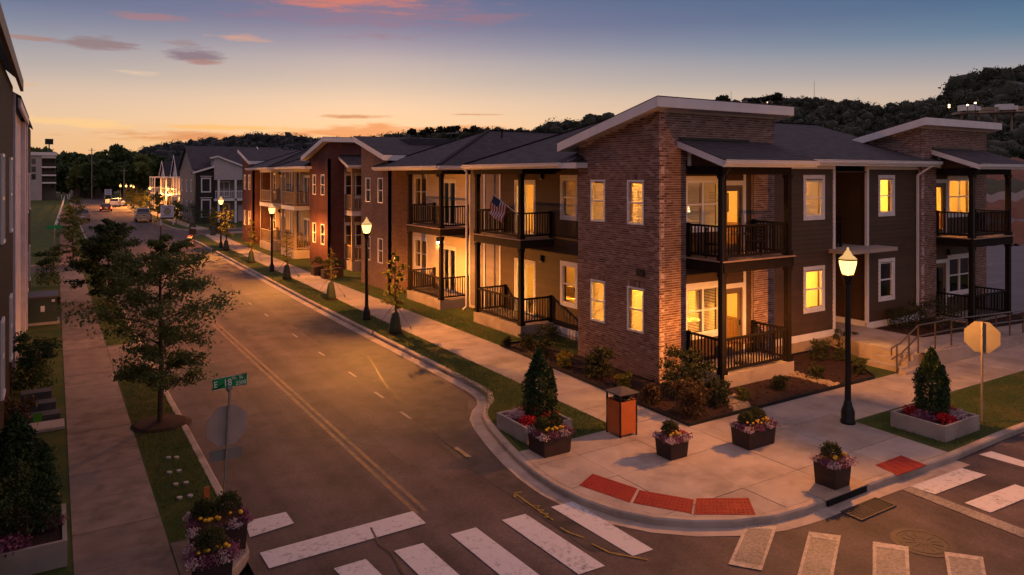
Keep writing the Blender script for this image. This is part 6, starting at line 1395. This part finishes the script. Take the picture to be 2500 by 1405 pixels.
hill('far_hill', [(300, 385), (345, 372), (400, 358), (470, 345), (540, 339), (600, 334), (650, 330), (700, 334), (760, 338), (830, 340), (900, 345), (1000, 350)], 1500, 425, 800, 10, hillb, woodblue, 620, 12, 'hazy wooded ridge beyond the far townhouses', 3)
hill('middle_hill', [(820, 345), (880, 338), (940, 332), (1000, 327), (1060, 322), (1110, 316), (1180, 316), (1260, 318), (1330, 305), (1380, 298), (1440, 290), (1500, 288), (1600, 280), (1700, 268)], 620, 420, 300, 10, hillm, woodland_m, 620, 5.5, 'wooded ridge showing above the roofs', 4)
hill('right_hill', [(1600, 290), (1700, 268), (1760, 256), (1840, 250), (1890, 238), (1950, 240), (2000, 246), (2060, 246), (2120, 257), (2150, 264), (2200, 252), (2250, 248), (2300, 244), (2340, 262), (2420, 285), (2600, 290)], 520, 425, 210, 12, hillm, woodland_m, 1000, 5.0, 'wooded slope rising behind the cross street wing', 5)
hill('near_hill', [(2270, 300), (2300, 240), (2325, 212), (2360, 196), (2400, 180), (2450, 168), (2500, 162), (2600, 150), (2760, 140)], 330, 400, 200, 12, hillm, woodland_m, 520, 4.2, 'steep wooded hill at the right edge', 6)
# crowns one can tell apart on the skyline
def crown_tree(px, v_base, v_top, dist, label, m=None, wpx=None, seed=1, name='tree', n=420, group=None):
    b = at_depth(px, v_base, dist); h_ = (v_base-v_top)/F_PX*dist; w = (wpx or (v_base-v_top)*.9)/F_PX*dist*.5; r = np.random.default_rng(seed)
    t = thing(name, label, 'tree', b, group); MB().tube([(b[0], b[1], b[2]-1), (b[0], b[1], b[2]+h_*.6)], h_*.03, 6, h_*.012).build('trunk', bark, t); P = []
    for k in range(11):
        c = np.array([b[0]+r.normal(0, w*.38), b[1]+r.normal(0, w*.38), b[2]+h_*(.36+.5*r.random())]); q = r.normal(size=(n//11, 3)); q /= np.linalg.norm(q, axis=1)[:, None]
        P.append(c+q*np.array([w*.5, w*.5, h_*.2])*(.4+.65*r.random((len(q), 1))))
    P = np.concatenate(P); P[:, 2] = np.minimum(P[:, 2], b[2]+h_)
    leaves('crown', P, w*.42, m or woodland_m, t, 1.5); return t
for k, (px, vb, vt, w, lab) in enumerate(((1768, 262, 234, 36, 'lone round tree on the ridge left of the radio mast'), (1006, 334, 316, 28, 'round ridge tree above the roofs, leftmost of the group'), (1030, 333, 317, 20, 'small ridge tree beside the leftmost one'), (1050, 330, 312, 22, 'upright ridge tree above the roofs'), (1072, 329, 309, 18, 'narrow ridge tree above the roofs'), (1090, 328, 309, 26, 'broad ridge tree left of the big dark one'), (1112, 330, 308, 32, 'big dark ridge tree above the hip roof'), (1138, 328, 312, 16, 'small ridge tree right of the big dark one'), (1158, 326, 308, 28, 'round ridge tree, rightmost of the group'), (1842, 258, 240, 26, 'ridge tree above the wing roof, left'), (1892, 250, 228, 36, 'tall spreading tree on the ridge above the wing roof'), (1868, 254, 236, 24, 'ridge tree left of the tall spreading one'))):
    crown_tree(px, vb, vt, 560 if px < 1400 else 490, lab, wpx=w, seed=70+k)
# ridge houses with a few lights
for k, (px, v, dist, lab) in enumerate(((1105, 322, 590, 'small pale house among the ridge trees'), (1868, 252, 500, 'pale house below the spreading ridge tree'), (1830, 254, 500, 'low pale house on the ridge by the lone tree'))):
    a = at_depth(px, v, dist); t = thing('ridge_house', lab, 'building', a); w = 4.5
    B(a[0]-w, a[0]+w, a[1]-3, a[1]+3, a[2]-2, a[2]+2.2).build('wall', mat('ridge_house_wall', (.30, .24, .21)), t); MB().add([(a[0]-w-.5, a[1]-3.4, a[2]+2.2), (a[0]+w+.5, a[1]-3.4, a[2]+2.2), (a[0]+w+.5, a[1]+3.4, a[2]+2.2), (a[0]-w-.5, a[1]+3.4, a[2]+2.2), (a[0]-w-.5, a[1], a[2]+4), (a[0]+w+.5, a[1], a[2]+4)], [(0, 1, 5, 4), (2, 3, 4, 5), (0, 4, 3), (1, 2, 5)]).build('roof', shingle, t)
    B(a[0]-2, a[0]-1, a[1]-3.05, a[1]-3.01, a[2]-.4, a[2]+1.2).build('window', emit('far_window', (1., .75, .45), 1.2), t)
glowp = emit('highway_lamp', (1., .6, .2), 12.)
for k, (px, v, dist, lab) in enumerate(((2317, 257, 300, 'small orange light on the slope left of the viaduct'), (2317, 262, 298, 'lower orange light on the slope left of the viaduct'), (2362, 257, 300, 'tiny light above the first truck'), (2381, 252, 300, 'orange lamp above the viaduct'))):
    a = at_depth(px, v, dist*.6); t = thing('slope_light', lab, 'lamp', (a[0], a[1], a[2]-4)); MB().tube([(a[0], a[1], a[2]-6), a], .08, 5).build('pole', metal_blk, t); MB().lathe([(.1, -.15), (.25, 0), (.1, .15)], *a, 8).build('lens', glowp, t)
# viaduct with two trucks
va, vb_ = at_depth(2336, 277, 190), at_depth(2620, 268, 190); t = thing('viaduct', 'pale highway viaduct crossing the wooded slope at the right', 'bridge', va); vm = mat('viaduct_concrete', (.30, .23, .18), (.25, .19, .15), .5, .9)
MB().bar(va, vb_, 4.5, .55).build('deck', vm, t); off = Vector((*FW, 0))*-2.2
MB().bar(Vector(va)+off+Vector((0, 0, .8)), Vector(vb_)+off+Vector((0, 0, .8)), .3, .75).build('parapet', vm, t)
for k in range(7):
    p = Vector(va).lerp(Vector(vb_), (k+.3)/7); B(p.x-.2, p.x+.2, p.y-.2, p.y+.2, p.z-(5 if k > 1 else 2), p.z-.28).build('pier', vm, t)
def truck(px, v, label):
    a = Vector(at_depth(px, v, 188)); d_ = (Vector(vb_)-Vector(va)).normalized(); t = thing('truck', label, 'truck', a); MB().bar(a-d_*2.2+Vector((0, 0, 1.0)), a+d_*1.6+Vector((0, 0, 1.0)), 1.9, 1.5).build('box_body', wpaint, t)
    MB().bar(a+d_*1.7+Vector((0, 0, .75)), a+d_*2.6+Vector((0, 0, .75)), 1.8, 1.1).build('cab', wpaint, t)
    for s in (-1.6, 1.9): MB().bar(a+d_*s+off*.22+Vector((0, 0, .15)), a+d_*(s+.5)+off*.22+Vector((0, 0, .15)), .2, .4).build('wheel', MATS['tyre'], t)
    MB().bar(a+d_*2.62+Vector((0, 0, .5)), a+d_*2.7+Vector((0, 0, .5)), 1.4, .2).build('headlights', emit('headlamp', (1., .8, .5), 6.), t)
truck(2364, 273.5, 'white box truck on the viaduct, left one'); truck(2455, 271.5, 'white box truck on the viaduct, right one')
# ------------------------------------------------------------ far end of the street
GR = 'dark trees closing the far end of the street'
TT = [(95, 470, 356, 60), (130, 470, 368, 50), (165, 478, 374, 56), (192, 475, 376, 40), (215, 480, 380, 50), (245, 482, 372, 56), (275, 482, 370, 50), (296, 482, 356, 52), (320, 482, 366, 54), (345, 480, 372, 50), (372, 478, 376, 46), (150, 485, 395, 46), (205, 486, 400, 50), (262, 488, 395, 56), (235, 488, 405, 44), (330, 488, 396, 60), (395, 478, 384, 44), (300, 488, 400, 50)]
W_ = ['broad', 'tall', 'rounded', 'low', 'bushy', 'spreading']
for k, (px, vb, vt, w) in enumerate(TT):
    crown_tree(px, vb, vt, 250-3.0*(k % 5)-(35 if k > 10 else 0), 'dark tree in the mass that closes the far end of the street', m=leafB if k % 3 else leafA, wpx=w*1.25, seed=100+k, n=1500, group=GR)
a = at_depth(95, 480, 185); t = thing('apartment_block', 'pale four-storey block with stacked balconies at the far left', 'building', (a[0], a[1], 0)); x0 = a[0]-9; x1 = at_depth(137, 480, 185)[0]; y0 = a[1]; zt_ = at_depth(110, 372, 185)[2]
xm = at_depth(102, 480, 185)[0]; blk = mat('pale_block_wall', (.40, .36, .35), (.34, .31, .30), .6, .8)
B(x0, xm, y0, y0+14, -1, zt_-.8).build('wall', blk, t); B(xm, x1, y0+2.2, y0+14, -1, zt_-.8).build('wall', mat('block_recess', (.10, .085, .08)), t); B(x0-.3, x1+.3, y0-.5, y0+14.5, zt_-.8, zt_).build('roof', white, t); B(x1-.3, x1, y0, y0+2.2, 3, zt_-1.6).build('fin_wall', mat('block_dark', (.05, .045, .045)), t)
B(xm, x1, y0, y0+2.2, zt_-1.5, zt_-.81).build('parapet', white, t)
for v in (408.5, 428.5, 447): z = at_depth(110, v, 185)[2]; o = B(xm, x1, y0-.2, y0+2.2, z-.18, z+.18).build('balcony', white, t); B(xm+.1, x1-.3, y0-.1, y0-.05, z+.19, z+1.1).build('railing', metal_blk, o)
for v in (393, 412, 430): z = at_depth(92, v, 185)[2]; B(xm-2.2, xm-1.3, y0-.05, y0+.0, z-.9, z+.5).build('window', MATS['dark_pane'], t)
a = at_depth(215, 470, 215); t = thing('cottage', 'small far cottage with a pale blue pyramid roof', 'building', (a[0], a[1], 0)); zr = at_depth(215, 417, 215)[2]; ze = at_depth(215, 432, 215)[2]; hw = 20/F_PX*215*1.1
B(a[0]-hw*.8, a[0]+hw*.8, a[1]-3, a[1]+3, -1, ze).build('wall', mat('cottage_wall', (.09, .075, .065)), t); MB().add([(a[0]-hw, a[1]-3.5, ze), (a[0]+hw, a[1]-3.5, ze), (a[0]+hw, a[1]+3.5, ze), (a[0]-hw, a[1]+3.5, ze), (a[0], a[1], zr)], [(0, 1, 4), (1, 2, 4), (2, 3, 4), (3, 0, 4)]).build('roof', mat('blue_gray_roof', (.22, .22, .30), (.18, .18, .25)), t)
for s in (-1, 1): B(a[0]+s*hw-1.2, a[0]+s*hw+1.2, a[1]-2, a[1]+2, -1, ze-1.0).build('side_wing', mat('cottage_wing', (.20, .16, .14)), t)
# white rail fence along the left walkway
t = thing('rail_fence', 'thin white rail fence along the far left walkway', 'fence', (-.5, 70, 0)); P0, P1 = gz(133, 575), gz(158, 487)
for zz in (.45, .95): MB().bar((*P0, zz), (*P1, zz), .06, .09).build('rail', white, t)
for k in range(13): f = k/12; x, y = P0[0]+(P1[0]-P0[0])*f, P0[1]+(P1[1]-P0[1])*f; B(x-.05, x+.05, y-.05, y+.05, -.1, 1.05).build('fence_post', white, t)
for px, py, lab in ((150, 487, 'white bollard at the far crossing, left one'), (165, 487, 'white bollard at the far crossing, middle one'), (170, 485, 'white bollard at the far crossing, right one')): x, y = gz(px, py); tag(MB().lathe([(.14, 0), (.14, 1.25), (.09, 1.33)], x, y, 0, 10).build('bollard', white), lab, 'bollard')
